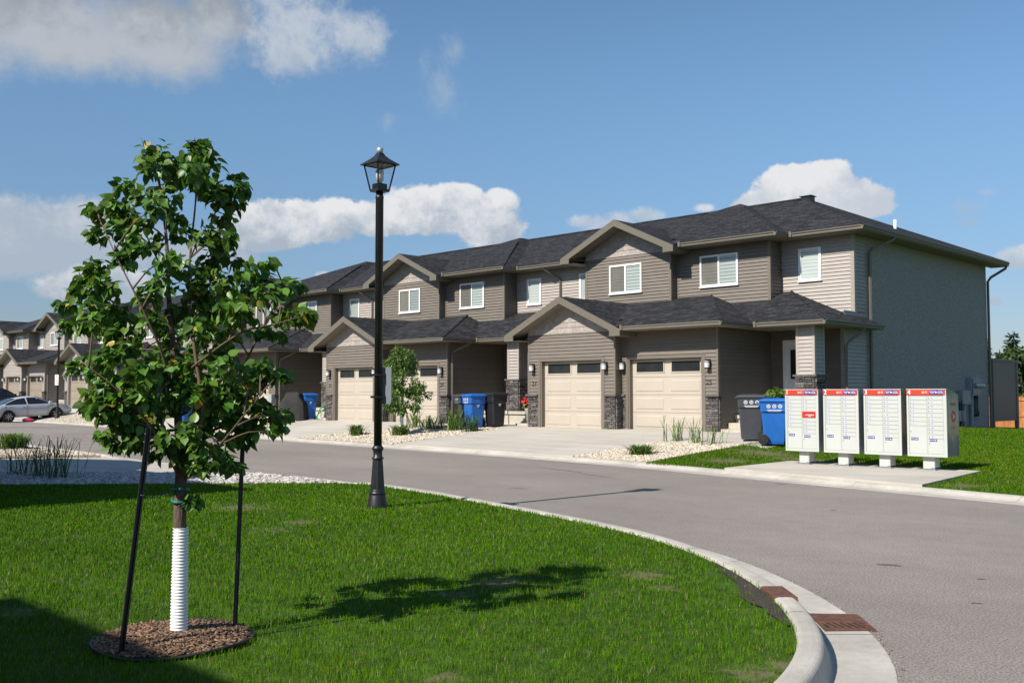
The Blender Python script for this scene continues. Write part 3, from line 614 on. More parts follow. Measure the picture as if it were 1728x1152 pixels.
def grit():
    ln = [p for p in NEs if -13 < p[0] and p[1] > 3.5]; a = np.array(ln); n = 1500; i = rng.integers(0, len(a)-1, n); f = rng.random(n)[:, None]; Q = a[i]*(1-f)+a[i+1]*f; T_ = a[i+1]-a[i]; T_ /= np.linalg.norm(T_, axis=1)[:, None]; Q += np.stack([-T_[:, 1], T_[:, 0]], 1)*(np.abs(rng.normal(0, .045, n))-.01)[:, None]
    v, f_ = ICO; s = (.0022+.0048*rng.random(n)**4)[:, None, None]; V = v[None]*s*(1+.3*rng.standard_normal((n, 12, 1))); V[..., :2] += Q[:, None]; V[..., 2] = V[..., 2]*.7+.006
    o = fast_mesh('road_grit', V.reshape(-1, 3), tris=(f_[None]+(np.arange(n)*12)[:, None, None]).reshape(-1, 3), mats=('grit',)); o['kind'] = 'stuff'
grit()
BARE_FAR = [(-12.5,19.6,.9,.7,.95),(-12.6,21.4,1.2,.8,.9),(-11.2,20.9,1.6,.6,.95),(-9.6,20.8,1.2,.4,.8),(-8.4,20.6,.8,.3,.6),(-6.5,17.6,.5,.6,.9),(-6.1,18.9,.7,.5,.5)]
def far_grass():
    poly = [(-14,18.45),(-13.7,22.3),(-13,26.5),(-13.2,41.5),(-3,41.5),(-3,16.2),(-5,16.6),(-8,17.25),(-10,17.75),(-11.5,18.1)]
    P = scatter(poly, 260000); v, d = vis(P, 900, 1990); P, d = P[v], d[v]
    pad = in_poly(P, [(-11.55,17.9),(-11.2,20.17),(-7.08,19.98),(-7.0,16.95)]); hs = (P[:, 0] < -13.68) & (P[:, 1] > 25.5)
    k = ~pad & ~hs & (rng.random(len(P)) > bare_at(P, BARE_FAR)) & (rng.random(len(P)) < np.clip(20/d, .3, 1)); P, d = P[k], d[k]
    o = blades('grass', P, .05+.04*rng.random(len(P)), .011*np.clip(d/20, 1, 2), hf(P[:, 0], P[:, 1])-.01, 'grass_far'); o['kind'] = 'stuff'
far_grass()

# ---------------------------------------------------------------- townhouses
# local metres (before the 1.1 scale): x along the facade from the garage party line, y into the house, z up from the garage floor
HX = Matrix.Scale(SC, 4)
def siding(mb, p0, p1, z0, z1, e=.102, rngf=None, m=0, out=.028):
    """lap siding between two plan points; the wall faces right of p0->p1"""
    dx, dy = p1[0]-p0[0], p1[1]-p0[1]; Ln = math.hypot(dx, dy); dx /= Ln; dy /= Ln; nx, ny = dy, -dx; z = z0
    while z < z1-1e-4:
        zh = min(z+e, z1); s0, s1 = (0, Ln); t0, t1 = 0, Ln
        if rngf:
            s0, s1 = rngf(z); t0, t1 = rngf(zh)
            if t1 <= t0: t0 = t1 = (t0+t1)/2
        P = lambda s, o, zz: (p0[0]+dx*s+nx*o, p0[1]+dy*s+ny*o, zz)
        mb.add([P(s0, out, z), P(s1, out, z), P(t1, .003, zh), P(t0, .003, zh), P(s0, 0, z), P(s1, 0, z)], [(0, 1, 2, 3), (4, 5, 1, 0)], m); z = zh
def shakes(mb, p0, p1, z0, z1, rngf, m=0):
    r = random.Random(3); dx = p1[0]-p0[0]; Ln = abs(dx); z = z0; e = .155; y = p0[1]
    while z < z1-.03:
        zh = min(z+e, z1); s0, s1 = rngf(z); t0, t1 = rngf(zh); s = s0-r.random()*.1
        while s < s1:
            wv = .09+.10*r.random(); a, b = max(s, s0), min(s+wv, s1); o = .016+.008*r.random(); dz = -.018*r.random()
            if b-a > .01:
                c0, c1 = min(max(a, t0), t1), min(max(b, t0), t1)
                X = lambda q: p0[0]+q
                mb.add([(X(a+.002), y-o, z+dz), (X(b-.002), y-o, z+dz), (X(c1), y-.004, zh), (X(c0), y-.004, zh), (X(a+.002), y, z+dz), (X(b-.002), y, z+dz)], [(0, 1, 2, 3), (4, 5, 1, 0)], m)
            s += wv
        z = zh
def stones(mb, p0, p1, z0, z1, seed=1, m=0, d0=.015, d1=.05):
    r = random.Random(seed); dx, dy = p1[0]-p0[0], p1[1]-p0[1]; Ln = math.hypot(dx, dy); dx /= Ln; dy /= Ln; nx, ny = dy, -dx; z = z0
    while z < z1-.005:
        zh = min(z+.03+.045*r.random(), z1); s = 0
        if z1-zh < .03: zh = z1
        while s < Ln-1e-4:
            q = min(s+.07+.20*r.random(), Ln)
            if Ln-q < .06: q = Ln
            o = d0+(d1-d0)*r.random(); g = .003; P = lambda a, oo, zz: (p0[0]+dx*a+nx*oo, p0[1]+dy*a+ny*oo, zz)
            j = lambda: .006*(r.random()-.5)
            A = [P(s+g, 0, z+g), P(q-g, 0, z+g), P(q-g, 0, zh-g), P(s+g, 0, zh-g), P(s+g+.004, o+j(), z+g+.003), P(q-g-.004, o+j(), z+g+.003), P(q-g-.004, o+j(), zh-g-.003), P(s+g+.004, o+j(), zh-g-.003)]
            mb.add(A, [(4, 5, 6, 7), (0, 1, 5, 4), (1, 2, 6, 5), (2, 3, 7, 6), (3, 0, 4, 7)], m); s = q
        z = zh
def gutter(mb, a, b, z, nx, ny, m=0):
    """K-style gutter from plan point a to b hung outwards along (nx, ny); z is its lip"""
    prof = [(0, 0), (0, -.115), (.06, -.115), (.075, -.085), (.07, -.06), (.10, -.025), (.10, 0), (.09, 0), (.085, -.03)]
    vs = [(p[0]+nx*o, p[1]+ny*o, z+h) for p in (a, b) for o, h in prof]; n = len(prof)
    mb.add(vs, [(i, i+1, n+i+1, n+i) for i in range(n-1)]+[tuple(range(n)), tuple(range(2*n-1, n-1, -1))], m)
def window(parent, x0, x1, y, z0, z1, two=True, xf=HX, flip=False):
    mb = MB(); t = .055; yo, yi = y-.055, y-.005
    mb.box(x0, x1, yo, yi, z0, z0+t); mb.box(x0, x1, yo, yi, z1-t, z1); mb.box(x0, x0+t, yo+.0015, yi, z0+t, z1-t); mb.box(x1-t, x1, yo+.0015, yi, z0+t, z1-t)
    mb.box(x0-.02, x1+.02, yo-.025, yi, z0-.03, z0-.001)
    c = (x0+x1)/2
    if two: mb.box(c-.028, c+.028, yo+.004, yi, z0+t, z1-t)
    else: mb.box(x0+t, x0+t+.03, yo+.008, yi, z0+t, z1-t); mb.box(x1-t-.02, x1-t, yo+.008, yi, z0+t, z1-t)
    fr = mb.build('window', 'white_vinyl', parent, xf=xf)
    rows = [(x0+t, c-.028, 'pane_screen'), (c+.028, x1-t, 'pane_blind')] if two else [(x0+t+.03, x1-t-.02, 'pane_blind')]
    for a, b, m in rows:
        p = MB(); yy = yi-.018; p.poly((a, yy, z0+t), (b, yy, z0+t), (b, yy, z1-t), (a, yy, z1-t)); q = p.build('pane', m, fr, xf=xf)
        if two: q['label'] = 'insect screened pane' if m == 'pane_screen' else 'pale blind behind clear pane'
    return fr
def garage_door(parent, x0, x1, y, z1, m, xf=HX):
    mb = MB(); n = 4; hs = z1/n; yb = y+.13
    for i in range(n):
        za, zb = i*hs+.004, (i+1)*hs-.004; mb.box(x0, x1, yb, yb+.04, za, zb)
        if i < 3:
            for j in range(2):
                wd = (x1-x0)/2; a, b = x0+j*wd+wd*.10, x0+(j+1)*wd-wd*.10; c, d = za+.085, zb-.085; q = .022; yo = yb-.014
                mb.add([(a, yb, c), (b, yb, c), (b, yb, d), (a, yb, d), (a+q, yo, c+q), (b-q, yo, c+q), (b-q, yo, d-q), (a+q, yo, d-q)], [(4, 5, 6, 7), (0, 1, 5, 4), (1, 2, 6, 5), (2, 3, 7, 6), (3, 0, 4, 7)])
    wins = []
    for j in range(2):
        wd = (x1-x0)/2; a, b = x0+j*wd+wd*.13, x0+(j+1)*wd-wd*.10; c, d = z1-.36, z1-.075; t = .03
        for bx in ((a-t, b+t, c-t, c), (a-t, b+t, d, d+t), (a-t, a, c, d), (b, b+t, c, d)): mb.box(bx[0], bx[1], yb-.018, yb-.0005, bx[2], bx[3])
        wins.append((a, b, c, d))
    o = mb.build('garage_door', m, parent, xf=xf)
    for a, b, c, d in wins:
        p = MB(); p.poly((a, yb-.006, c), (b, yb-.006, c), (b, yb-.006, d), (a, yb-.006, d)); p.build('pane', 'glass_dark', o, xf=xf)
    return o
def wall_light(parent, x, y, z, xf=HX):
    mb = MB(); mb.box(x-.055, x+.055, y-.035, y, z-.13, z+.13); mb.box(x-.022, x+.022, y-.14, y-.035, z+.105, z+.128); mb.lathe([(.075, -.115), (.075, -.095)], (x, y-.105, z), 14); mb.lathe([(.078, .085), (.078, .108)], (x, y-.105, z), 14); mb.lathe([(.0725, -.012), (.0725, .006)], (x, y-.105, z+.05), 14)
    o = mb.build('wall_light', 'black_metal', parent, xf=xf)
    s = MB(); s.lathe([(.066, -.094), (.07, -.02), (.07, .084)], (x, y-.105, z), 14); s.build('lamp_shade', 'lamp_shade', o, xf=xf)
def downspout(parent, pts, m='fascia', r=.045, xf=HX):
    mb = MB(); mb.tube(pts, r, 4, 0); return mb.build('downspout', m, parent, xf=xf)

def unit(kind, end, pal, root):
    """one townhouse. kind: 'hip' (garage on the left, porch on the right) or 'gable' (mirror order, gabled garage)"""
    g = kind == 'gable'; s = -1 if g else 1
    dark, light, gd = ('siding_dark', 'siding_light', 'garage_beige') if pal == 0 else ('siding_pale', 'siding_pale', 'garage_brown')
    mir = lambda a, b: (min(s*a, s*b), max(s*a, s*b))
    gw = 3.43 if g else 3.24; yg = -.15 if g else .15; yu = 2.6 if g else 2.9; uw = 3.43 if g else 3.24
    X0, X1_ = mir(0, gw); xe = 5.45 if end else 5.4
    d0, d1 = (-2.92, -.47) if g else (.24, 2.77); zd = 2.01; zc = .995; zs = 2.80; zu = 5.42
    # walls
    w = MB()
    def fw(a, b, y, z0, z1, mm): siding(w, (a, y), (b, y), z0, z1, m=mm)
    fw(X0, d0, yg, zc, zs, 0); fw(d1, X1_, yg, zc, zs, 0); fw(d0, d1, yg, zd, zs, 0)
    if g:
        gx = -1.75; hw = 2.27; rf = lambda z: (max(0, (gx-hw*(3.86-z)/1.06)-X0), min(gw, (gx+hw*(3.86-z)/1.06)-X0))
        siding(w, (X0, yg), (X1_, yg), zs, 2.86, rngf=lambda z: (0, gw), m=0)
        siding(w, (0, -.15), (0, .2), 0.9, zs+.3, m=0)
    # garage flank towards the porch, porch back wall, upper bump, upper set-back wall
    fx = s*gw
    if g: siding(w, (fx, 3.0), (fx, yg), 0, zs, m=0)
    else: siding(w, (fx, yg), (fx, 3.0), 0, zs, m=0)
    a, b = mir(gw, xe); dl, dr = mir(3.64, 4.58); zp = .45; dh = 2.08
    fw(a, dl, 2.87, 0, zs, 0); fw(dr, b, 2.87, 0, zs, 0); fw(dl, dr, 2.87, zp+dh, zs, 0)
    siding(w, (X0, yu), (X1_, yu), 3.3, zu if not g else 5.46, m=0)
    if g:
        ru = lambda z: (max(0, (gx-2.25*(6.50-z)/1.04)-X0), min(gw, (gx+2.25*(6.50-z)/1.04)-X0))
        siding(w, (fx, 3.6), (fx, yu), 3.3, zu, m=0); siding(w, (0, 2.6), (0, 2.95), 3.6, zu+.2, m=0)
    else: siding(w, (fx, yu), (fx, 3.6), 3.3, zu, m=0)
    fw(a, b, 3.54, 3.2, zu, 1)
    # closed core so that no light passes through the shell
    cx0, cx1 = mir(.0, 5.36); e_ = .003
    w.box(cx0+e_, cx1-e_, 3.62, 13.4, -.5, 5.6, 0); q0, q1 = mir(0, gw); w.box(q0+.02, q1-.02, yg+.32, 3.4, -.4, 2.78, 0)
    w.box(q0+.02, q1-.02, yu+.03, 3.6, 3.0, 5.4, 0); w.box(X0+.01, d0, yg+.006, yg+.3, -.4, 2.7, 0); w.box(d1, X1_-.01, yg+.006, yg+.3, -.4, 2.7, 0); w.box(d0, d1, yg+.006, yg+.3, zd+.004, 2.7, 0)
    w.box(min(s*gw, s*5.36)+.02, max(s*gw, s*5.36)-.02, 2.885, 3.5, -.4, 3.2, 0)
    if end:
        if s > 0: siding(w, (5.45, 2.87), (5.45, 4.15), -.1, 3.3, m=1); siding(w, (5.45, 3.54), (5.45, 4.15), 3.3, zu, m=1)
        else: siding(w, (-5.45, 4.15), (-5.45, 2.87), -.1, 3.3, m=1); siding(w, (-5.45, 4.15), (-5.45, 3.54), 3.3, zu, m=1)
    w.build('wall', [dark, light], root, xf=HX)
    if end:
        sw = MB(); a_, b_ = mir(5.37, 5.462); sw.box(a_, b_, 4.15, 13.5, -.6, zu+.02); sw.build('side_wall', 'stucco', root, xf=HX)
    if g:
        sh = MB(); shakes(sh, (X0, yg), (X1_, yg), 2.86, 3.86, rf); shakes(sh, (X0, yu), (X1_, yu), 5.46, 6.50, ru)
        sh.box(X0, X1_, yg-.03, yg-.001, 2.83, 2.862); sh.box(X0, X1_, yu-.03, yu-.001, 5.43, 5.462); sh.parts('gable_shingles', 'shake', root, xf=HX)
    # corner and opening trim
    t = MB(); tw = .075
    for (x, y, z0, z1) in ((0 if not g else fx, yg, zc, zs), (fx if not g else 0, yg, zc, zs)): t.box(x-tw/2 if abs(x-X0) > .01 else x-.022, x+.022 if abs(x-X1_) < .01 else x+tw, y-.024, y+tw, z0, z1)
    for x in (X0, X1_): t.box(x-.022 if x == X0 else x-tw, x+tw if x == X0 else x+.022, yu-.026, yu+tw, 3.3, zu)
    for (a0, a1, b0, b1) in ((d0-.085, d0, -.05, zd+.085), (d1, d1+.085, -.05, zd+.085)): t.box(a0, a1, yg-.03, yg+.135, b0, b1)
    t.box(d0, d1, yg-.031, yg+.135, zd, zd+.086); t.box(d0, d0+.05, yg-.01, yg+.16, -.05, zd-.001); t.box(d1-.05, d1, yg-.01, yg+.16, -.05, zd-.001)
    t.parts('trim', 'trim_dark' if pal == 0 else 'trim_light', root, xf=HX)
    if end:
        t = MB(); x = s*5.45; a_, b_ = sorted((x-s*.09, x+s*.022)); t.box(a_, b_, 3.515, 3.63, 3.2, zu); t.box(a_, b_, 2.845, 2.95, -.1, 2.8); t.parts('trim', 'trim_light', root, xf=HX)
    # stone piers and caps
    st = MB(); sd = hash(kind) % 50
    for i, (p, q) in enumerate((((X0-.012, yg), (d0-.085, yg)), ((d1+.085, yg), (X1_+.012, yg)))): stones(st, p, q, -.3, zc-.04, 10+i+(5 if g else 0))
    if g: stones(st, (0.012, -.15), (0.012, .15), -.3, zc-.04, 21); stones(st, (fx-.012, .5), (fx-.012, yg), -.3, zc-.04, 22)
    else: stones(st, (fx+.012, yg), (fx+.012, .25), -.3, zc-.04, 23, d1=.035)
    st.parts('stone_veneer', 'stone', root, xf=HX)
    cp = MB(); cp.box(X0-.07, d0-.088, yg-.085, yg+.1, zc-.04, zc+.022); cp.box(d1+.088, X1_+.07, yg-.085, yg+.1, zc-.04, zc+.022); cp.parts('stone_cap', 'stone_cap', root, xf=HX)
    garage_door(root, d0+.05, d1-.05, yg, zd-.01, gd)
    for x in ((-3.2, -.32) if g else (.10, 2.98)): wall_light(root, x, yg-.02, 1.82)
    if pal == 0: pass
    # front door
    fd = MB(); f0, f1 = dl, dr; yb = 2.87
    for bx in ((f0, f0+.07, zp, zp+dh), (f1-.07, f1, zp, zp+dh), (f0+.07, f1-.07, zp+dh-.07, zp+dh)): fd.box(bx[0], bx[1], yb-.04, yb+.05, bx[2], bx[3])
    fd.box(f0+.07, f1-.07, yb-.005, yb+.03, zp+.02, zp+dh-.07)
    c0, c1 = f0+.22, f1-.20
    for bx in ((c0-.04, c0, zp+.95, zp+1.85), (c1, c1+.04, zp+.95, zp+1.85), (c0, c1, zp+.95, zp+.99), (c0, c1, zp+1.81, zp+1.85)): fd.box(bx[0], bx[1], yb-.018, yb-.0055, bx[2], bx[3])
    dd = fd.build('door', 'door_white', root, xf=HX)
    p = MB(); p.box(c0, c1, yb-.008, yb-.0052, zp+.99, zp+1.81); p.build('pane', 'glass_dark', dd, xf=HX)
    p = MB(); kx = f1-.13; p.cyl((kx, yb-.005, zp+.95), (kx, yb-.06, zp+.95), .028); p.box(kx-.012, kx+.012, yb-.075, yb-.055, zp+.87, zp+1.05); p.build('handle', 'black_metal', dd, xf=HX)
    # porch: landing, steps, pillar
    ps = MB(); a, b = mir(gw+.03, 5.38 if not end else 5.44); ps.box(a, b, .95, 2.86, -.4, zp); ps.box(a, b, .90, 1.0, zp-.09, zp+.003)
    m0, m1 = mir(gw+.035, 4.35); ps.box(m0, m1, .55, .93, -.4, zp*.55); ps.box(m0, m1-.004, .2, .54, -.4, zp*.2)
    ps.parts('porch_step', 'concrete_step', root, xf=HX)
    if g or end:
        px0, px1 = (-5.76, -5.26) if (g and not end) else mir(4.93, 5.42)
        pl = MB(); py0, py1 = 1.28, 1.78; zt = 1.52; siding(pl, (px0, py0), (px1, py0), zt, zs); siding(pl, (px1, py0), (px1, py1), zt, zs); siding(pl, (px0, py1), (px0, py0), zt, zs); siding(pl, (px1, py1), (px0, py1), zt, zs)
        for x in (px0, px1):
            for y in (py0, py1): pl.box(x-.022 if x == px0 else x-.06, x+.06 if x == px0 else x+.022, y-.022 if y == py0 else y-.06, y+.06 if y == py0 else y+.022, zt, zs-.001)
        pp = pl.build('porch_pillar', 'siding_light', root, xf=HX)
        sv = MB(); zb = zp if not end else zp; stones(sv, (px0-.03, py0-.03), (px1+.03, py0-.03), zb, zt-.05, 31); stones(sv, (px1+.03, py0-.03), (px1+.03, py1+.03), zb, zt-.05, 32); stones(sv, (px0-.03, py1+.03), (px0-.03, py0-.03), zb, zt-.05, 33); stones(sv, (px1+.03, py1+.03), (px0-.03, py1+.03), zb, zt-.05, 34); sv.box(px0-.028, px1+.028, py0-.028, py1+.028, zb-.4, zt-.05); sv.build('stone_veneer', 'stone', pp, xf=HX)
        cv = MB(); cv.box(px0-.09, px1+.09, py0-.09, py1+.09, zt-.05, zt+.004); cv.build('stone_cap', 'stone_cap', pp, xf=HX)
    # windows
    if g: window(root, -2.40, -1.10, 2.6, 4.24, 5.16); 
    else: window(root, .88, 2.20, 2.9, 4.24, 5.18)
    a, b = mir(3.80, 4.50); window(root, a, b, 3.54, 4.24, 5.17, two=False)
    # roofs
    r = MB(); A = (-.75, 7.8, 7.69)
    ze, zr, ye, yr, yk = 5.56, 7.66, 2.9, 8.4, 14.1
    if not end:
        a, b = mir(0, 5.4); r.poly((a, ye, ze), (b, ye, ze), (b, yr, zr), (a, yr, zr)); r.poly((b, yk, ze), (a, yk, ze), (a, yr, zr), (b, yr, zr))
    else:
        q = s*6.05; h = s*1.38; F_ = [(0, ye, ze), (q, ye, ze), (h, yr, zr), (0, yr, zr)]; B_ = [(q, yk, ze), (0, yk, ze), (0, yr, zr), (h, yr, zr)]; H_ = [(q, ye, ze), (q, yk, ze), (h, yr, zr)]
        for P in (F_, B_, H_): r.poly(*(P if s > 0 else P[::-1]))
    if not g: r.poly((0, 2.25, ze), (3.83, 2.25, ze), (0, 6.89, 7.34)); r.poly((3.83, 2.25, ze), (3.83, 9, ze), (0, 9, 7.34), (0, 6.89, 7.34))
    else:
        r.poly((-4.05, 3.0, ze+.288), (0, 3.0, ze+.288), (0, 6.89, 7.34), A); r.poly((0, 6.89, 7.34), (0, 9.2, 7.34), (-.75, 9.2, 7.69), A); r.poly((-4.05, 3.0, ze), (-4.05, 3.0, ze+.288), A, (-.75, 9.2, 7.69), (-4.05, 9.2, ze))
        gx = -1.75
        for sg in (-1, 1):
            P = [(gx, 2.0, 6.53), (gx+sg*2.25, 2.0, 5.49), (gx+sg*2.25, 6.8, 5.49), (gx, 6.8, 6.53)]; r.poly(*(P if sg > 0 else P[::-1]))
    r.build('upper_roof', 'shingle', root, xf=HX)
    # ridge cap
    rc = MB(); a, b = (mir(0, 5.4) if not end else mir(0, 1.38)); rc.box(a, b, yr-.10, yr+.10, zr-.02, zr+.02)
    if end: rc.tube([(s*1.38, yr, zr-.006), (s*6.03, ye+.02, ze)], .036, 4); rc.tube([(s*1.38, yr, zr-.006), (s*6.03, yk-.02, ze)], .036, 4)
    if not g: rc.tube([(.05, 6.85, 7.325), (3.81, 2.27, ze)], .035, 4)
    rc.parts('ridge_cap', 'shingle', root, xf=HX)
    lr = MB(); zl, zt = 2.91, 3.98
    if not g: lr.poly((0, -.6, zl), (3.86, -.6, zl), (1.25, 2.9, zt), (0, 2.9, zt)); lr.poly((3.86, -.6, zl), (3.86, 2.9, zl), (1.25, 2.9, zt))
    else:
        lr.poly((-1.75, .3, 3.185), (0, .3, 3.185), (0, 2.9, zt), (-1.75, 2.9, zt))
        for sg in (-1, 1):
            P = [(gx, -.6, 3.91), (gx+sg*2.27, -.6, 2.84), (gx+sg*2.27, 2.62, 2.84), (gx, 2.62, 3.91)]; lr.poly(*(P if sg > 0 else P[::-1]))
    if not end:
        a, b = mir(1.2 if not g else 2.6, 5.4); lr.poly((a, .9, zl), (b, .9, zl), (b, 3.54, zt), (a, 3.54, zt))
    else:
        i0 = 1.2 if not g else 2.6
        P = [(s*i0, .9, zl), (s*5.95, .9, zl), (s*3.55, 3.54, zt), (s*i0, 3.54, zt)]; Q = [(s*5.95, .9, zl), (s*5.95, 4.3, zl), (s*3.55, 4.3, zt), (s*3.55, 3.54, zt)]
        for w_ in (P, Q): lr.poly(*(w_ if s > 0 else w_[::-1]))
        a_, b_ = mir(5.465, 5.95); lr.poly((s*5.465, 4.3, zl-.03), (s*5.95, 4.3, zl-.03), (s*5.95, 4.3, zl), (s*5.465, 4.3, zl+.216))
    lr.build('lower_roof', 'shingle', root, xf=HX)
    rc = MB()
    if not g: rc.tube([(1.27, 2.88, zt-.008), (3.84, -.58, zl)], .032, 4)
    if end: rc.tube([(s*3.57, 3.5, zt-.008), (s*5.93, .92, zl)], .032, 4)
    if not g or end: rc.parts('ridge_cap', 'shingle', root, xf=HX)
    # soffits
    so_ = MB(); zf = 2.795
    if not g: so_.box(-.02, 3.86, -.5, .16, zf, zf+.02); so_.box(3.25, 3.86, .16, .95, zf-.001, zf+.019)
    a, b = mir(gw+.01, 5.4 if not end else 5.90); so_.box(a, b, .97, 2.86, zf-.003, zf+.017)
    if end: a, b = mir(5.47, 5.9); so_.box(a, b, 2.86, 4.3, zf-.003, zf+.017)
    zf = 5.425
    if not g: so_.box(0, 3.78, 2.33, 2.91, zf, zf+.02); so_.box(3.25, 3.78, 2.91, 3.0, zf, zf+.02)
    else: so_.box(-4.0, -3.44, 2.33, 3.0, zf, zf+.02)
    a, b = mir(gw+.02, 5.4 if not end else 6.0); so_.box(a, b, 2.99, 3.56, zf-.003, zf+.017)
    if end: a, b = mir(5.463, 6.0); so_.box(a, b, 3.56, 14.05, zf-.002, zf+.018)
    if g:
        for (yf, ywall, pk, ev, hw_) in ((-.58, -.13, 3.91, 2.84, 2.27), (2.02, 2.62, 6.53, 5.49, 2.25)):
            for sg in (-1, 1):
                so_.add([(gx, yf, pk-.17), (gx+sg*(hw_-.0), yf, ev-.17), (gx+sg*hw_, ywall+.4, ev-.17), (gx, ywall+.4, pk-.17)], [(0, 1, 2, 3)])
                so_.add([(gx+sg*(hw_-.02), yf, ev-.18), (gx+sg*(hw_-.02), ywall+.4, ev-.18), (gx+sg*1.70, ywall+.4, ev-.18), (gx+sg*1.70, yf, ev-.18)], [(0, 1, 2, 3)])
    so_.parts('soffit', 'soffit', root, xf=HX)
    # fascia boards on the gables
    if g:
        fa = MB()
        for (yf, pk, ev, hw_, yb_) in ((-.60, 3.91, 2.84, 2.27, .9), (2.0, 6.53, 5.49, 2.25, 2.9)):
            sl_ = (pk-ev)/hw_; d = .20
            for sg in (-1, 1):
                fc = [(0, pk), (sg*(hw_+.02), ev-.01), (sg*(hw_+.02), ev-.19), (sg*(hw_-.36), ev-.19), (sg*(hw_-.36), ev-.19+.36*sl_-.012), (0, pk-d*1.06)]
                vs = [(gx+x, yf-.022, z) for x, z in fc]+[(gx+x, yf+.02, z) for x, z in fc]; n = 6
                fs = [tuple(range(n)), tuple(range(2*n-1, n-1, -1))]+[(i, (i+1) % n, n+(i+1) % n, n+i) for i in range(n)]
                fa.add(vs, fs if sg < 0 else [f[::-1] for f in fs])
                fa.box(*(sorted((gx+sg*(hw_+.02), gx+sg*(hw_-.0)))), yf+.021, yb_, ev-.19, ev-.03)
        fa.parts('fascia', 'fascia', root, xf=HX)
    gu = MB()
    if not g:
        gutter(gu, (.58, -.5), (3.76, -.5), 2.91, 0, -1); gutter(gu, (3.76, -.6), (3.76, .98), 2.909, 1, 0); gu.box(.52, .60, -.61, -.49, 2.80, 2.95)
        gutter(gu, (.56, 2.35), (3.73, 2.35), 5.56, 0, -1); gutter(gu, (3.73, 2.25), (3.73, 2.95), 5.559, 1, 0); gu.box(.50, .58, 2.24, 2.36, 5.45, 5.60)
    a, b = (3.87, 5.4 if not end else 5.86) if s > 0 else (-5.4 if not end else -5.86, -3.85)
    gutter(gu, (a, 1.0), (b, 1.0), 2.91, 0, -1); a2, b2 = (3.84, 5.4 if not end else 5.96) if s > 0 else (-5.4 if not end else -5.96, -3.9)
    gutter(gu, (a2, 3.0), (b2, 3.0), 5.56, 0, -1)
    for x, y, z in ((s*3.90, .95, 2.91), (s*3.88, 2.95, 5.56)): gu.box(x-.04, x+.04, y-.06, y+.06, z-.11, z+.04)
    if end:
        gutter(gu, (s*5.86, .9), (s*5.86, 4.3), 2.909, s, 0); gutter(gu, (s*5.96, 2.9), (s*5.96, 14.1), 5.559, s, 0); gu.box(*mir(5.90, 5.96), 3, 14.0, 5.43, 5.53)
    gu.parts('gutter', 'fascia', root, xf=HX)
    # downspouts
    if not g and not end: downspout(root, [(3.78, .80, 2.80), (3.62, .62, 2.66), (3.30, .34, 2.46), (3.30, .30, 2.3), (3.30, .30, .08)])
    if g and not end:
        downspout(root, [(-4.0, .80, 2.80), (-3.9, .6, 2.68), (-3.52, -.02, 2.48), (-3.49, -.06, 2.35), (-3.49, -.06, 1.05)])
        downspout(root, [(-5.72, 2.98, 5.44), (-5.68, 3.06, 5.36), (-5.40, 3.42, 5.12), (-5.36, 3.48, 5.0), (-5.36, 3.48, 3.98)])
    if end and not g:
        downspout(root, [(6.0, 4.95, 5.45), (5.97, 4.9, 5.36), (5.60, 4.40, 5.10), (5.54, 4.32, 4.96), (5.54, 4.32, -.2)], 'trim_dark')
        downspout(root, [(6.0, 13.95, 5.45), (5.97, 13.93, 5.36), (5.60, 13.58, 5.05), (5.52, 13.50, 4.9), (5.52, 13.50, -.4)], 'trim_dark')
        downspout(root, [(5.9, 3.2, 2.80), (5.86, 3.18, 2.72), (5.58, 2.93, 2.45), (5.52, 2.88, 2.33), (5.52, 2.80, -.1)], 'trim_dark')
    return root
def number(root, t, kind):
    x, y = (2.97, .128) if kind == 'hip' else (-3.17, -.172); tm = text_mb(t, .20); tm.merge(MB()); o = MB(); o.merge(tm, T((x, y-.004, 1.33))); b = MB()
    b.merge(tm, T((x, y-.004, 1.33))); b.build('house_number', 'number_black', root, xf=HX)
nums = ['25', '27', '29', '31', '33', '35']
look = ['end townhouse with grey stucco side wall, hipped garage and a porch behind the mailboxes', 'townhouse with gabled beige garage marked 27, directly left of the end house',
        'townhouse with hipped garage partly hidden by the small tree and lamp post', 'townhouse with gabled beige garage seen just left of the lamp post',
        'townhouse behind the covered barbecue, its hipped garage half hidden by leaves', 'townhouse mostly hidden behind the leafy foreground tree, left end of its row']
protos = {}
def place(kind, end, pal, x, y, z, label, num=None, group='taupe townhouses in the row', sy=1):
    key = (kind, end, pal)
    if key not in protos:
        r = thing('townhouse', label, 'house', (x, y, z), group=group); unit(kind, end, pal, r); protos[key] = r
    else:
        r = copy_tree(protos[key]); r.location = (x, y, z)
        for c in list(kids(r)):
            if c.name.startswith('house_number'): OB.remove(c)
        tag(r, label, 'house', group)
    if sy < 0: r.scale = (1, -1, 1)
    if num: number(r, num, kind)
    return r
for i in range(6):
    k = i//2; place('hip' if i % 2 == 0 else 'gable', i in (0, 5), 0, X1-PER*k, Y1, Z1, look[i], nums[i])
look2 = ['pale townhouse with brown garage behind the black vehicle, mostly hidden by foreground leaves', 'pale gabled townhouse with tall brown garage door right of the silver car', 'pale townhouse with set back garage directly above the silver car roof', 'pale gabled townhouse second from the left edge, above the rear of the silver car', 'pale townhouse with hipped upper floor at the left edge above the silver car boot', 'pale townhouse beyond the left edge with only its roof end showing']
for i in range(6):
    k = i//2; place('hip' if i % 2 == 0 else 'gable', i == 0, 1, X2-PER*k, Y2, Z2, look2[i], None, 'pale townhouses at the far end')
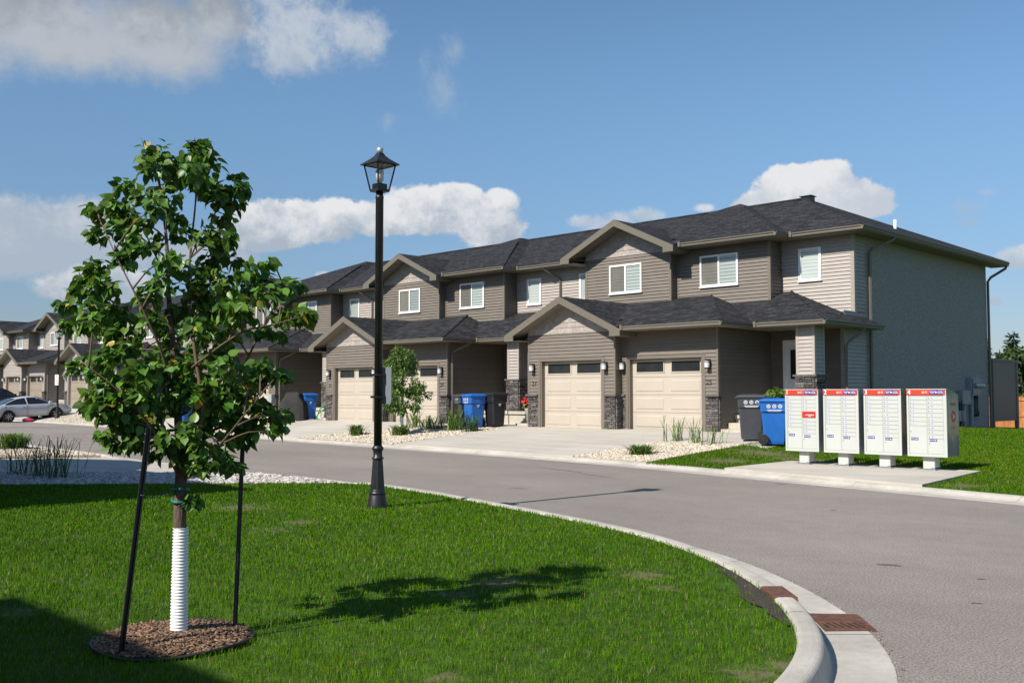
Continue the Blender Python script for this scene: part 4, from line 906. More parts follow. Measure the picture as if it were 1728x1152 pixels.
# the houses on the near side, behind and left of the viewpoint, that shade the driveway and the lawn
place('hip', True, 0, -21.2, 4.05, Z1, 'hip roofed end townhouse just outside the left edge whose shadow crosses the near driveway', None, 'townhouses on the near side', -1)
place('gable', False, 0, -21.2, 4.05, Z1, 'gabled townhouse outside the left edge whose roof peak shadow lies on the near driveway', None, 'townhouses on the near side', -1)
place('hip', False, 0, -21.2-PER, 4.05, Z1, 'third townhouse along the near side of the street, outside the left edge', None, 'townhouses on the near side', -1)
place('hip', True, 0, -8.4, -2.42, Z1, 'townhouse behind the viewpoint whose shadow falls on the bottom left lawn', None, 'townhouses on the near side', -1)

# ---------------------------------------------------------------- street lamps
def lamp(x, y, z, label, scale=1.):
    t = thing('street_lamp', label, 'street lamp', (x, y, z), group='black lantern street lamps'); S = Matrix.Scale(scale, 4)
    b = MB(); b.lathe([(.138,-.05),(.138,.02),(.131,.05),(.116,.16),(.109,.175),(.116,.185),(.113,.20),(.100,.215),(.104,.23),(.097,.245)], n=24)
    fl = []                                            # fluted taper
    nn = 48; prof = [(.094,.245),(.070,.60),(.066,.645)]; vs = []
    for r, h in prof:
        for k in range(nn): q = r*(1-.075*(k % 4 in (1, 2))); a = 2*math.pi*k/nn; vs.append((q*math.cos(a), q*math.sin(a), h))
    b.add(vs, [(i*nn+k, i*nn+(k+1)%nn, (i+1)*nn+(k+1)%nn, (i+1)*nn+k) for i in range(2) for k in range(nn)])
    b.lathe([(.066,.64),(.082,.652),(.082,.664),(.062,.676),(.062,.75),(.070,.765),(.080,.785),(.078,.80),(.062,.82),(.057,.83)], n=24)
    b.build('base', 'black_satin', t, True, S)
    p = MB(); p.lathe([(.055,.82),(.054,4.20),(.057,4.205),(.057,4.235),(.050,4.24),(.050,4.31)], n=20); p.build('pole', 'black_satin', t, True, S)
    h = MB(); zb, zt, rb, rt = 4.315, 4.665, .095, .158       # lantern: four corner bars between a small floor and a wide roof
    h.box(-rb, rb, -rb, rb, zb-.02, zb+.015)
    for sx in (-1, 1):
        for sy in (-1, 1): h.tube([(sx*rb*.96, sy*rb*.96, zb), (sx*rt*.96, sy*rt*.96, zt)], .011, 4)
    for a in range(4):
        c, s = [(1, 0), (0, 1), (-1, 0), (0, -1)][a]
        h.tube([(c*rt-s*rt, s*rt+c*rt, zt), (c*rt+s*rt, s*rt-c*rt, zt)], .012, 4)
    h.build('lantern_frame', 'black_satin', t, xf=S)
    r = MB(); q = [(.196, zt), (.190, zt+.014), (.150, zt+.045), (.095, zt+.09), (.052, zt+.135), (.040, zt+.165)]
    vs = [(sx*rr, sy*rr, zz) for rr, zz in q for sx, sy in ((1,1),(-1,1),(-1,-1),(1,-1))]; r.add(vs, [(i*4+k, i*4+(k+1)%4, (i+1)*4+(k+1)%4, (i+1)*4+k) for i in range(len(q)-1) for k in range(4)]+[(3,2,1,0)])
    rf = r.build('lantern_roof', 'black_satin', t, xf=S)
    f = MB(); f.lathe([(.044, zt+.165), (.044, zt+.235), (.03, zt+.245)], n=14); f.build('finial', 'galvanised', rf, True, S)
    for k in range(4):
        g = MB(); cs = [(1,1),(-1,1),(-1,-1),(1,-1)]; a, b_ = cs[k], cs[(k+1) % 4]
        g.poly((a[0]*rb*.93, a[1]*rb*.93, zb+.02), (b_[0]*rb*.93, b_[1]*rb*.93, zb+.02), (b_[0]*rt*.93, b_[1]*rt*.93, zt), (a[0]*rt*.93, a[1]*rt*.93, zt)); g.build('lantern_pane', 'lantern_glass', t, xf=S)
    u = MB(); u.box(-.072, .072, -.072, .072, zb+.016, zb+.09); uu = u.build('ballast_box', 'black_metal', t, xf=S)
    u = MB(); u.lathe([(.035, zb+.10), (.035, zb+.13), (.052, zb+.135), (.058, zb+.27), (.04, zb+.29)], n=16); u.build('bulb', 'lamp_shade', t, True, S)
    return t
lamp(-10.83, 8.36, .13, 'tall black lantern lamp post on the lawn in front of the townhouses')
lamp(-61.3, 23.3, hf(-61.3, 23.3)+.02, 'distant black lamp post in gravel beside the silver car', 1.1)
s = thing('street_sign', 'grey back of a sign fixed to the near lamp post', 'sign', (-10.83, 8.36, 0))
mb = MB(); vs = []; wd, hh, rr = .40, .50, .04
out = [(sx*(wd/2-rr)+rr*math.cos(a), sz*(hh/2-rr)+rr*math.sin(a)) for sx, sz, a0 in ((1,1,0),(-1,1,90),(-1,-1,180),(1,-1,270)) for a in [R(a0+i*30) for i in range(4)]]; n = len(out)
mb.add([(x, -.003, z) for x, z in out]+[(x, .003, z) for x, z in out], [tuple(range(n)), tuple(range(2*n-1, n-1, -1))]+[(i, n+i, n+(i+1)%n, (i+1)%n) for i in range(n)])
sg = R(-62); pl = mb.build('sign_plate', 'sign_back', s, xf=Matrix.Rotation(R(-8), 4, 'Z') @ T((.0, .088, 1.77)))
mb = MB(); mb.box(-.075, .075, -.075, .075, 1.60, 1.63); mb.box(-.075, .075, -.075, .075, 1.90, 1.93); mb.build('bracket', 'black_metal', s)
s = thing('street_sign', 'small white sign with red lettering on the distant lamp post', 'sign', (-61.3, 23.3, hf(-61.3, 23.3)))
mb = MB(); mb.box(-.15, .15, -.10, -.09, 2.0, 2.62); X_ = Matrix.Rotation(R(20), 4, 'Z'); mb.build('sign_plate', 'pure_white', s, xf=X_)
mb = MB()
for i, wrd in enumerate(('NO', 'PARKING', 'FIRE', 'LANE')): mb.merge(text_mb(wrd, .075 if i == 1 else .13), T((0, -.104, 2.54-i*.148)))
mb.build('lettering', 'red_paint', s, xf=X_)

# ---------------------------------------------------------------- community mailboxes
def mailbox(i, x0, label):
    y0, wd, dp, z0, z1 = 19.45, .755, .60, .455, 1.745; zg = float(hf(x0+.4, y0+.3))+.045
    t = thing('mailbox', label, 'mailbox', (x0, y0, zg), group='white community mailboxes'); o = zg; z0 -= o; z1 -= o
    body = MB(); zr = z1-.105
    side = [(0, z0), (dp, z0), (dp, zr), (.30, z1-.03), (.10, z1), (0, z1)]
    n = len(side); vs = [(0, y, z) for y, z in side]+[(wd, y, z) for y, z in side]
    body.add(vs, [(i_, (i_+1) % n, n+(i_+1) % n, n+i_) for i_ in range(n)], 0); body.add([(0, y, z) for y, z in side], [tuple(range(n-1, -1, -1))], 1); body.add([(wd, y, z) for y, z in side], [tuple(range(n))], 2 if i >= 2 else 1)
    body.box(-.012, wd+.012, -.02, .10, z1-.002, z1+.012, 0)
    body.box(-.008, .03, -.012, -.0005, z0-.01, z1-.115, 0); body.box(wd-.055, wd+.008, -.012, -.0005, z0-.01, z1-.115, 0); body.box(.03, wd-.055, -.012, -.0005, z0-.01, z0+.035, 0)
    bo = body.build('cabinet', ['mail_white', 'mail_side', 'printed_wrap'], t)
    ped = MB(); px = wd*.5-.02; ped.bbox(px-.115, px+.115, .10, .36, .03, z0-.001, .012, 0); ped.box(px-.135, px+.135, .08, .38, 0, .022, 1)
    for bx in (px+.06, px+.095): ped.box(bx, bx+.02, .1, .36, .022, .05, 1)
    ped.build('pedestal', ['mail_white', 'steel_grey'], t)
    hd = MB(); hd.box(.0, wd-.02, -.026, -.0215, z1-.105, z1-.008); h = hd.build('header_strip', 'red_paint', t)
    nm = MB(); nm.merge(text_mb(str(i+1), .125), T((.05, -.0275, z1-.056))); nm.merge(text_mb('25-71', .05), T((.355, -.0275, z1-.056))); nm.build('lettering', 'pure_white', h)
    lg = MB(); lg.box(.44, wd-.04, -.0285, -.0262, z1-.095, z1-.015); l = lg.build('logo_plate', 'navy', h)
    lt = MB(); cx = .44+(wd-.48)/2
    for dx, a_, b_ in ((-.075, 'CANADA', 'POST'), (.08, 'POSTES', 'CANADA')):
        lt.merge(text_mb(a_, .026), T((cx+dx, -.0295, z1-.043))); lt.merge(text_mb(b_, .026), T((cx+dx, -.0295, z1-.068)))
    lt.add([(cx-.022, -.0295, z1-.075), (cx+.026, -.0295, z1-.053), (cx-.022, -.0295, z1-.035), (cx-.012, -.0295, z1-.055)], [(0, 1, 2, 3)]); lt.build('lettering', 'pure_white', l)
    # doors: left column then right column
    zt = z1-.125; u = .083
    small = ['1', '2', '3', '4', '5', '6', '7'] if i else ['1', '2', '3', '4', '5', '6', '7', '8']
    colL = [(u, s_) for s_ in small]+[(None, '')]
    colR = ([(u, '9'), (u, '10'), (u, '11'), (u, '12'), ('slot', ''), (u, '13'), (u, '14'), (u, '15'), (u, '16'), (None, '')] if i == 0 else
            [(u, '8'), (u, '9'), (u, '10'), (u, '11'), ('blank', ''), (u, '12'), (u, '13'), (u, '14'), (u, '15'), (u, '16'), (None, '')])
    for (a, b, col) in ((.035, .375, colL), (.395, wd-.06, colR)):
        z = zt
        for hgt, s_ in col:
            if hgt == 'slot':
                q = MB(); q.add([(a, -.004, z-.125), (b, -.004, z-.125), (b, -.03, z-.118), (a, -.03, z-.118), (b, -.034, z-.045), (a, -.034, z-.045), (a, -.004, z-.04), (b, -.004, z-.04)], [(0, 1, 2, 3), (3, 2, 4, 5), (5, 4, 7, 6), (0, 3, 5, 6), (1, 7, 4, 2)])
                q.box(a-.004, b+.004, -.036, -.003, z-.022, z-.002); sl_ = q.build('mail_slot', 'red_paint', t)
                q = MB(); q.merge(text_mb('OUTGOING\nMAIL', .034, spacing=.8), T(((a+b)/2+.03, -.0365, z-.085))); q.build('lettering', 'pure_white', sl_); z -= .132; continue
            zz = z0+.045 if hgt is None else z-u; g = .0035; q = MB(); q.box(a, b, -.0065, -.0005, zz+g, z-g, 0)
            d = q.build('compartment_door', 'mail_white', t)
            q = MB(); q.box(a, b, -.0030, -.0004, zz-g, zz+g)
            if hgt == u or hgt == 'blank':
                if hgt == u:
                    k = MB(); k.cyl((a+.028, -.0066, z-u*.52), (a+.028, -.014, z-u*.52), .011, 8); k.build('lock', 'steel_grey', d)
                    k = MB(); k.box(a+.055, a+.115, -.0085, -.0066, z-u*.78, z-u*.18, 0); k.merge(text_mb(s_, .042), T((a+.085, -.009, z-u*.48)), 1); k.build('number_sticker', ['sticker', 'navy'], d)
                else:
                    k = MB(); k.cyl((a+.085, -.0066, z-u*.5), (a+.085, -.014, z-u*.5), .010, 8); k.build('lock', 'steel_grey', d)
            else:
                right = a > .2; zl = (zz+.20) if right else (z-.11)
                k = MB(); k.cyl((a+.028, -.0066, zl), (a+.028, -.014, zl), .011, 8); k.build('lock', 'steel_grey', d)
                zs = zz+.285 if not right else zz+.265
                k = MB(); k.box(a+.03, a+.175, -.0085, -.0066, zs-.026, zs+.026, 0); k.merge(text_mb('PARCELS', .026), T((a+.085, -.0088, zs)), 1); k.add([(a+.14, -.0088, zs-.014), (a+.165, -.0088, zs), (a+.14, -.0088, zs+.014)], [(0, 1, 2)], 1); k.box(a+.20, a+.265, -.0080, -.0067, zs-.018, zs-.008, 2); k.build('label_plate', ['navy', 'pure_white', 'sticker'], d)
            z = zz
        q = MB(); q.box(a-.006, a, -.0035, -.0004, z0+.04, zt); q.build('door_seam', 'gap_grey', t)
    q = MB(); zz = zt-u
    for (a, b, col) in ((.035, .375, colL), (.395, wd-.06, colR)):
        z = zt
        for hgt, s_ in col[:-1]:
            z -= .132 if hgt == 'slot' else u; s2 = MB(); s2.box(a, b, -.0071, -.0066, z-.0045, z+.0045); s2.build('door_seam', 'gap_grey', t)
    if i >= 2:       # logo disc on the printed side
        q = MB(); cy, cz = .34, (z0+z1)/2+.12; nn = 20
        q.add([(wd+.002, cy+.115*math.cos(2*math.pi*k/nn), cz+.115*math.sin(2*math.pi*k/nn)) for k in range(nn)], [tuple(range(nn))]); d = q.build('logo_disc', 'red_paint', t)
        q = MB(); q.add([(wd+.004, cy-.05, cz+.055), (wd+.004, cy+.075, cz+.0), (wd+.004, cy-.05, cz-.055), (wd+.004, cy-.02, cz)], [(0, 3, 2, 1), ][:1]); q.build('logo_arrow', 'pure_white', d)
        for dz, wid in ((.24, .26), (-.21, .16)):
            for k in range(6 if dz > 0 else 3):
                q = MB(); yy = cy-wid/2+wid*k/(5 if dz > 0 else 2); q.add([(wd+.002, yy-.018, cz+dz-.03), (wd+.002, yy+.018, cz+dz-.03+.01*(k % 2)), (wd+.002, yy+.012, cz+dz+.035), (wd+.002, yy-.014, cz+dz+.03)], [(0, 1, 2, 3)]); q.build('logo_mark', 'red_paint', d)
    return t
for i, lb in enumerate(('white mailbox cabinet numbered 1 with a red outgoing slot, beside the blue bin', 'white mailbox cabinet numbered 2, second in the row', 'white mailbox cabinet numbered 3, between cabinets 2 and 4', 'white mailbox cabinet numbered 4 with printed landscape on its side')):
    mailbox(i, -10.935+.883*i, lb)

# ---------------------------------------------------------------- wheelie bins
def make_bin(m, label, x, y, z, rz, h=1.10, group='wheelie bins', marks=True):
    t = thing('wheelie_bin', label, 'bin', (x, y, z), rz, group); b = MB(); k = h/1.10
    secs = [(.20,.235,.03,.0),(.212,.25,.10,.0),(.245,.285,.66,.0),(.25,.29,.74,.0),(.285,.315,.78,.0),(.29,.32,.98,0.),(.305,.335,1.0,0.)]
    def ring(a, c, zz): q = .05; return [(a-q,-c,zz),(a,-c+q,zz),(a,c-q,zz),(a-q,c,zz),(-a+q,c,zz),(-a,c-q,zz),(-a,-c+q,zz),(-a+q,-c,zz)]
    vs = [p for a, c, zz, _ in secs for p in ring(a*k, c*k, zz*k)]; b.add(vs, [(i*8+j, i*8+(j+1)%8, (i+1)*8+(j+1)%8, (i+1)*8+j) for i in range(len(secs)-1) for j in range(8)]+[tuple(range(7,-1,-1))])
    b.build('bin_body', m, t, xf=None)
    l = MB(); ls = [(.315,.350,1.0),(.32,.355,1.03),(.30,.33,1.06),(.20,.24,1.085),(.06,.08,1.095)]; vs = [p for a, c, zz in ls for p in ring(a*k, c*k, zz*k)] if False else [q for a, c, zz in ls for q in [((p[0]), p[1], p[2]) for p in ring(a*k, c*k, zz*k)]]
    l.add(vs, [(i*8+j, i*8+(j+1)%8, (i+1)*8+(j+1)%8, (i+1)*8+j) for i in range(len(ls)-1) for j in range(8)]+[tuple(range(7,-1,-1)), tuple(range((len(ls)-1)*8, len(ls)*8))])
    l.box(-.10*k, .10*k, -.395*k, -.33*k, 1.0*k, 1.025*k); l.build('lid', m, t)
    hd = MB(); hd.tube([(-.24*k, .33*k, .93*k), (-.24*k, .40*k, .97*k), (.24*k, .40*k, .97*k), (.24*k, .33*k, .93*k)], .018, 8); hd.build('handle', m, t)
    ax = MB(); ax.cyl((-.30*k, .25*k, .13*k), (.30*k, .25*k, .13*k), .014, 8); ax.build('axle', 'steel_grey', t)
    for sx in (-1, 1):
        wv = MB(); wv.lathe([(.05,-.03),(.12,-.03),(.135,-.018),(.135,.018),(.12,.03),(.05,.03)], n=24); X_ = T((sx*.29*k, .25*k, .135*k)) @ Matrix.Rotation(R(90), 4, 'Y')
        wh = wv.build('wheel', 'rubber', t, xf=X_); r_ = MB(); r_.lathe([(.03, -.036), (.03, .036)], n=10)
        for a in range(6):
            c, s_ = math.cos(a*math.pi/3), math.sin(a*math.pi/3); r_.tube([(.02*c, .02*s_, .032), (.11*c, .11*s_, .032)], .009, 4); r_.tube([(.02*c, .02*s_, -.032), (.11*c, .11*s_, -.032)], .009, 4)
        r_.build('rim', 'gas_black', wh, xf=X_)
    if marks:      # white stickers on both flanks: three round symbols over two lines
        for sg in (-1, 1):
            q = MB(); nn = 14
            for j in range(3):
                cy, cz = (-.13+.13*j)*k, .90*k; ro, ri = .046*k, .028*k
                vs = [(0, cy+r_*math.cos(2*math.pi*a/nn), cz+r_*math.sin(2*math.pi*a/nn)) for r_ in (ro, ri) for a in range(nn)]; q.add(vs, [(a, (a+1)%nn, nn+(a+1)%nn, nn+a) for a in range(nn)]); q.box(-.001, .001, cy-.012, cy+.012, cz-.02, cz+.02)
            q.box(-.001, .001, -.17*k, .17*k, .805*k, .822*k); q.box(-.001, .001, -.14*k, .14*k, .782*k, .793*k)
            q.build('sticker', 'lamp_shade', t, xf=T((sg*.2925*k, 0, 0)) @ Matrix.Translation((0, 0, .0)) @ Matrix.Translation((0,0,.90*k)) @ Matrix.Rotation(sg*.025, 4, 'Y') @ Matrix.Translation((0,0,-.90*k)))
    q = MB(); yf = -.30*k
    q.box(-.05*k, .05*k, yf-.006, yf-.003, .70*k, .735*k); q.box(-.03*k, .03*k, yf-.006, yf-.003, .66*k, .69*k); q.build('front_mark', 'sticker', t)
    return t
def on(x, y, dz=.03): return float(hf(x, y))+dz
make_bin('bin_grey', 'dark grey bin with white stickers beside the blue bin at the end house', -13.95, 23.05, on(-13.95,23.05), R(-60), 1.22)
make_bin('bin_blue', 'blue recycling bin just left of mailbox 1', -13.10, 22.75, on(-13.1,22.75), R(118), 1.20)
make_bin('bin_grey', 'dark grey bin left of the blue bin by the shaded porch', -26.15, 24.0, on(-26.15,24.), R(70), 1.16)
make_bin('bin_blue', 'blue bin between two dark bins by the shaded porch', -25.35, 23.75, on(-25.35,23.75), R(72), 1.20)
make_bin('bin_black', 'black bin right of the blue bin by the shaded porch', -24.82, 24.25, on(-24.8,24.2), R(76), 1.20, marks=False)
make_bin('bin_blue', 'blue bin behind the covered barbecue', -36.95, 24.75, on(-36.9,24.7), R(70), 1.15, marks=False)
make_bin('bin_blue', 'blue bin glimpsed behind the trunk of the foreground tree', -40.4, 20.75, on(-40.4,20.75), R(10), 1.15, marks=False)
make_bin('bin_grey', 'grey bin glimpsed between the branches right of the foreground trunk', -40.2, 21.7, on(-40.2,21.7), R(-10), 1.15, marks=False)

# covered barbecue, hose, porch plants
t = thing('barbecue', 'barbecue under a black fabric cover near the porch', 'barbecue', (-37.15, 24.1, on(-37.1,24.1)), R(35)); mb = MB()
secs = [(.62,.34,.0),(.60,.33,.35),(.58,.32,.72),(.50,.30,.86),(.36,.28,1.05),(.34,.20,1.18),(.26,.10,1.22)]; nn = 40; vs = []
for a, c, zz in secs:
    for k in range(nn):
        th = 2*math.pi*k/nn; e = .45; cx = math.copysign(abs(math.cos(th))**e, math.cos(th)); sx = math.copysign(abs(math.sin(th))**e, math.sin(th)); fold = 1+.045*math.sin(th*9+zz*2)*(1-zz/1.4)+.02*math.sin(th*17); vs.append((a*cx*fold, c*sx*fold, zz+.02*math.sin(th*5)*(zz > .8)))
mb.add(vs, [(i*nn+k, i*nn+(k+1)%nn, (i+1)*nn+(k+1)%nn, (i+1)*nn+k) for i in range(len(secs)-1) for k in range(nn)]+[tuple((len(secs)-1)*nn+k for k in range(nn))]); mb.build('cover', 'cover_black', t, True)
mb = MB()
pts = [(-35.55+.02*math.sin(i), 25.15+.03*math.cos(i*1.3), .55+Z1+.001*i) for i in range(3)]
hp = [(-36.6,24.95,.62),(-36.45,24.8,.56),(-36.3,24.75,.75),(-36.15,24.78,1.02),(-35.95,24.85,1.18),(-35.75,24.9,1.2),(-35.6,24.9,1.14),(-35.55,24.95,1.3),(-35.7,25.0,1.42),(-35.9,25.02,1.38),(-35.95,25.02,1.24),(-35.8,25.0,1.16),(-36.3,24.9,.9),(-36.6,24.85,.62),(-36.2,24.7,.57)]
hs = chaikin([p for p in hp], 0)
from mathutils import geometry
def smooth3(p, n=5):
    out = []
    for i in range(len(p)-1):
        a, b, c, d = [Vector(p[max(0, min(len(p)-1, j))]) for j in (i-1, i, i+1, i+2)]
        for k in range(n):
            t_ = k/n; out.append(.5*((2*b)+(c-a)*t_+(2*a-5*b+4*c-d)*t_*t_+(3*b-a-3*c+d)*t_**3))
    return out+[Vector(p[-1])]
mb.tube(smooth3(hp), .022, 6); tag(mb.build('garden_hose', 'hose_green'), 'green garden hose looped over the concrete porch step', 'hose')
def leafy(name, n, c, r, size, m, parent=None, droop=.3, up=.5, flat=1.):
    """a mass of small two-triangle leaves in an ellipsoid"""
    d = rng.standard_normal((n, 3)); d /= np.linalg.norm(d, axis=1)[:, None]; rad = rng.random(n)**.45
    P = np.array(c)+d*rad[:, None]*np.array(r); return leaves(name, P, d, size, m, parent, droop, up)
_half = [(.14,-.10,.03),(.34,-.02,.075),(.49,.20,.10),(.50,.44,.09),(.40,.68,.05),(.22,.90,.0),(.08,1.06,-.05)]
_mid = [(0,0,0),(0,.22,-.012),(0,.48,-.015),(0,.76,-.02),(0,1.20,-.10)]
LEAF = np.array(_mid+_half+[(-x, y, z) for x, y, z in _half])
LT = [(0,1,5),(1,6,5),(1,7,6),(1,2,7),(2,8,7),(2,9,8),(2,3,9),(3,10,9),(3,11,10),(3,4,11)]
LT = np.array(LT+[tuple(v if v < 5 else v+7 for v in (a, c, b)) for a, b, c in LT])
def leaves(name, P, out, size, m, parent=None, droop=.7, up=.5, tmpl=None, tris=None, jit=.45):
    """leaf blades at P; out = outward direction of each, blades hang outwards and down"""
    tm, tt = (LEAF, LT) if tmpl is None else (tmpl, tris); n = len(P)
    mdir = out*.7+np.array([0, 0, -droop])+jit*rng.standard_normal((n, 3)); mdir /= np.linalg.norm(mdir, axis=1)[:, None]
    nn = out*.6+np.array([0, 0, up])+jit*rng.standard_normal((n, 3)); nn -= (nn*mdir).sum(1)[:, None]*mdir; nn /= np.linalg.norm(nn, axis=1)[:, None]+1e-9; sd = np.cross(mdir, nn)
    s = (size*(.65+.6*rng.random(n)))[:, None, None]; curl = (.6+1.2*rng.random(n))[:, None, None]
    V = P[:, None]+s*(tm[None, :, 0:1]*sd[:, None]+tm[None, :, 1:2]*mdir[:, None]+curl*tm[None, :, 2:3]*nn[:, None])
    F_ = (tt[None]+(np.arange(n)*len(tm))[:, None, None]).reshape(-1, 3)
    return fast_mesh(name, V.reshape(-1, 3), tris=F_, mats=(m,), parent=parent, smooth=tmpl is None)
SL = np.array([(0,0,0),(-.22,.45,.04),(0,1,-.03),(.22,.45,.04)]); ST = np.array([(0,2,1),(0,3,2)])
def tuft(name, label, x, y, z, n, h, spread, wd, m, group=None, cat='plant'):
    t = thing(name, label, cat, (0, 0, 0), group=group); P = np.stack([x+spread*.25*rng.standard_normal(n), y+spread*.25*rng.standard_normal(n)], 1); a = rng.random(n)*6.283; ln = spread*(.3+.8*rng.random(n)); hh = h*(.55+.5*rng.random(n)); V = np.zeros((n, 7, 3)); pa = a+1.57
    for j, (f, g, ww) in enumerate(((0, 0, 1), (.5, .30, .9), (.85, .7, .6))):
        X = P[:, 0]+np.cos(a)*ln*g; Y = P[:, 1]+np.sin(a)*ln*g; Z_ = z+hh*f; dx, dy = np.cos(pa)*wd*ww/2, np.sin(pa)*wd*ww/2
        V[:, 2*j] = np.stack([X-dx, Y-dy, Z_], 1); V[:, 2*j+1] = np.stack([X+dx, Y+dy, Z_], 1)
    V[:, 6] = np.stack([P[:, 0]+np.cos(a)*ln*1.1, P[:, 1]+np.sin(a)*ln*1.1, z+hh*(.95-.25*rng.random(n))], 1); b = (np.arange(n)*7)[:, None]
    fast_mesh('foliage', V.reshape(-1, 3), tris=b+np.array([[4, 5, 6]]), quads=np.concatenate([b+np.array([[0, 1, 3, 2]]), b+np.array([[2, 3, 5, 4]])]), mats=(m,), parent=t); t.location = (0, 0, 0); return t
G1 = 'low green plants in the gravel beds'
def P_(x, y): return x, y, float(hf(x, y))+.02
tuft('shrub', 'low spreading green shrub at the front edge of the gravel below house 25', *P_(-15.09,19.75), 260, .28, .42, .03, 'shrub_leaf', G1, 'shrub')
tuft('shrub', 'round green shrub alone in the gravel left of the lamp post', *P_(-28.55,21.1), 220, .42, .40, .035, 'shrub_leaf', G1, 'shrub')
tuft('shrub', 'small green shrub at the foot of the small white trunked tree', *P_(-26.6,21.5), 200, .40, .42, .035, 'shrub_leaf', G1, 'shrub')
tuft('ornamental_grass', 'upright grass in front of the garage behind the small tree', *P_(-28.1,23.4), 34, .85, .55, .03, 'shrub_leaf', G1, 'grass')
tuft('ornamental_grass', 'arching grass clump right of the small tree', *P_(-27.4,23.3), 46, .55, .75, .03, 'shrub_leaf', G1, 'grass')
tuft('ornamental_grass', 'arching grass clump below the garage door edge, second right of the small tree', *P_(-26.75,23.25), 46, .55, .75, .03, 'shrub_leaf', G1, 'grass')
tuft('ornamental_grass', 'green grass clump in front of the dark grey porch bin', *P_(-25.45,22.95), 70, .85, .55, .03, 'shrub_leaf', G1, 'grass')
tuft('ornamental_grass', 'grass clump in front of the blue porch bin', *P_(-24.55,22.85), 60, .65, .50, .03, 'reed_leaf', G1, 'grass')
tuft('ornamental_grass', 'tall thin grass in front of the garage door of house 25', *P_(-15.92,22.35), 26, .80, .50, .02, 'shrub_leaf', G1, 'grass')
tuft('ornamental_grass', 'thin grass in front of the stone pier of house 25', *P_(-15.15,22.2), 22, .75, .40, .02, 'shrub_leaf', G1, 'grass')
tuft('ornamental_grass', 'thin grass left of the grey bin at the end house', *P_(-14.5,22.0), 26, .62, .45, .02, 'shrub_leaf', G1, 'grass')
tuft('shrub', 'small shrub in the gravel in front of the silver car', *P_(-63.6,22.75), 120, .55, .55, .06, 'shrub_leaf', G1, 'shrub')
tuft('ornamental_grass', 'grass tufts by the brown garage door at the far end', *P_(-61.2,25.3), 60, 1.0, .5, .05, 'shrub_leaf', G1, 'grass')
G2 = 'plants in the gravel on the near left'
for i, (x, y, nb, hh, lb) in enumerate(((-20.1,7.0,42,.72,'leftmost of three dark reed clumps in the shaded gravel'), (-19.35,7.05,50,.85,'middle of three dark reed clumps, tallest'), (-18.55,7.1,46,.90,'rightmost of three dark reed clumps in the shaded gravel'))):
    tuft('reed_clump', lb, x, y, ZN, nb, hh, .62, .014, 'reed_leaf', G2, 'reeds')
tuft('shrub', 'feathery green shrub at the left edge above the reeds', -29.4, 10.0, ZN, 420, .50, .55, .028, 'shrub_leaf', G2, 'shrub')
t = thing('potted_plant', 'green potted plant on the porch behind mailbox 1', 'plant', (-14.75, 25.75, Z1+.5)); mb = MB(); mb.lathe([(.11,0),(.15,.28),(.16,.30),(.13,.30)], n=16); mb.build('pot', 'pot', t, True); o = leafy('foliage', 420, (0, 0, .50), (.36, .34, .26), .10, 'shrub_leaf', t)
t = thing('potted_plant', 'red flowers in a pot on the porch left of house 27', 'plant', (-24.35, 25.45, Z1+.05)); mb = MB(); mb.lathe([(.11,0),(.15,.55),(.16,.57),(.13,.57)], n=16); mb.build('pot', 'pot', t, True); leafy('foliage', 90, (0, 0, .68), (.2, .2, .14), .09, 'shrub_leaf', t); leafy('blossom', 110, (0, 0, .80), (.22, .22, .14), .085, 'flower_red', t)
t = thing('toy', 'pink toy lying on the gravel left of the distant lamp post', 'toy', (-62.3, 22.0, float(hf(-62.3,22.))+.02), R(75)); t.scale = (.62, .62, .62); mb = MB(); mb.lathe([(.05,-.45),(.13,-.35),(.15,.1),(.09,.3),(.05,.5)], n=12); mb.build('toy_body', 'pink', t, True, Matrix.Translation((0,0,.1)) @ Matrix.Rotation(R(90), 4, 'Y')); mb = MB(); mb.lathe([(.11,-.06),(.11,.06)], n=14); mb.build('wheel', 'rubber', t, xf=T((-.42, 0, .06)) @ Matrix.Rotation(R(90), 4, 'X'))

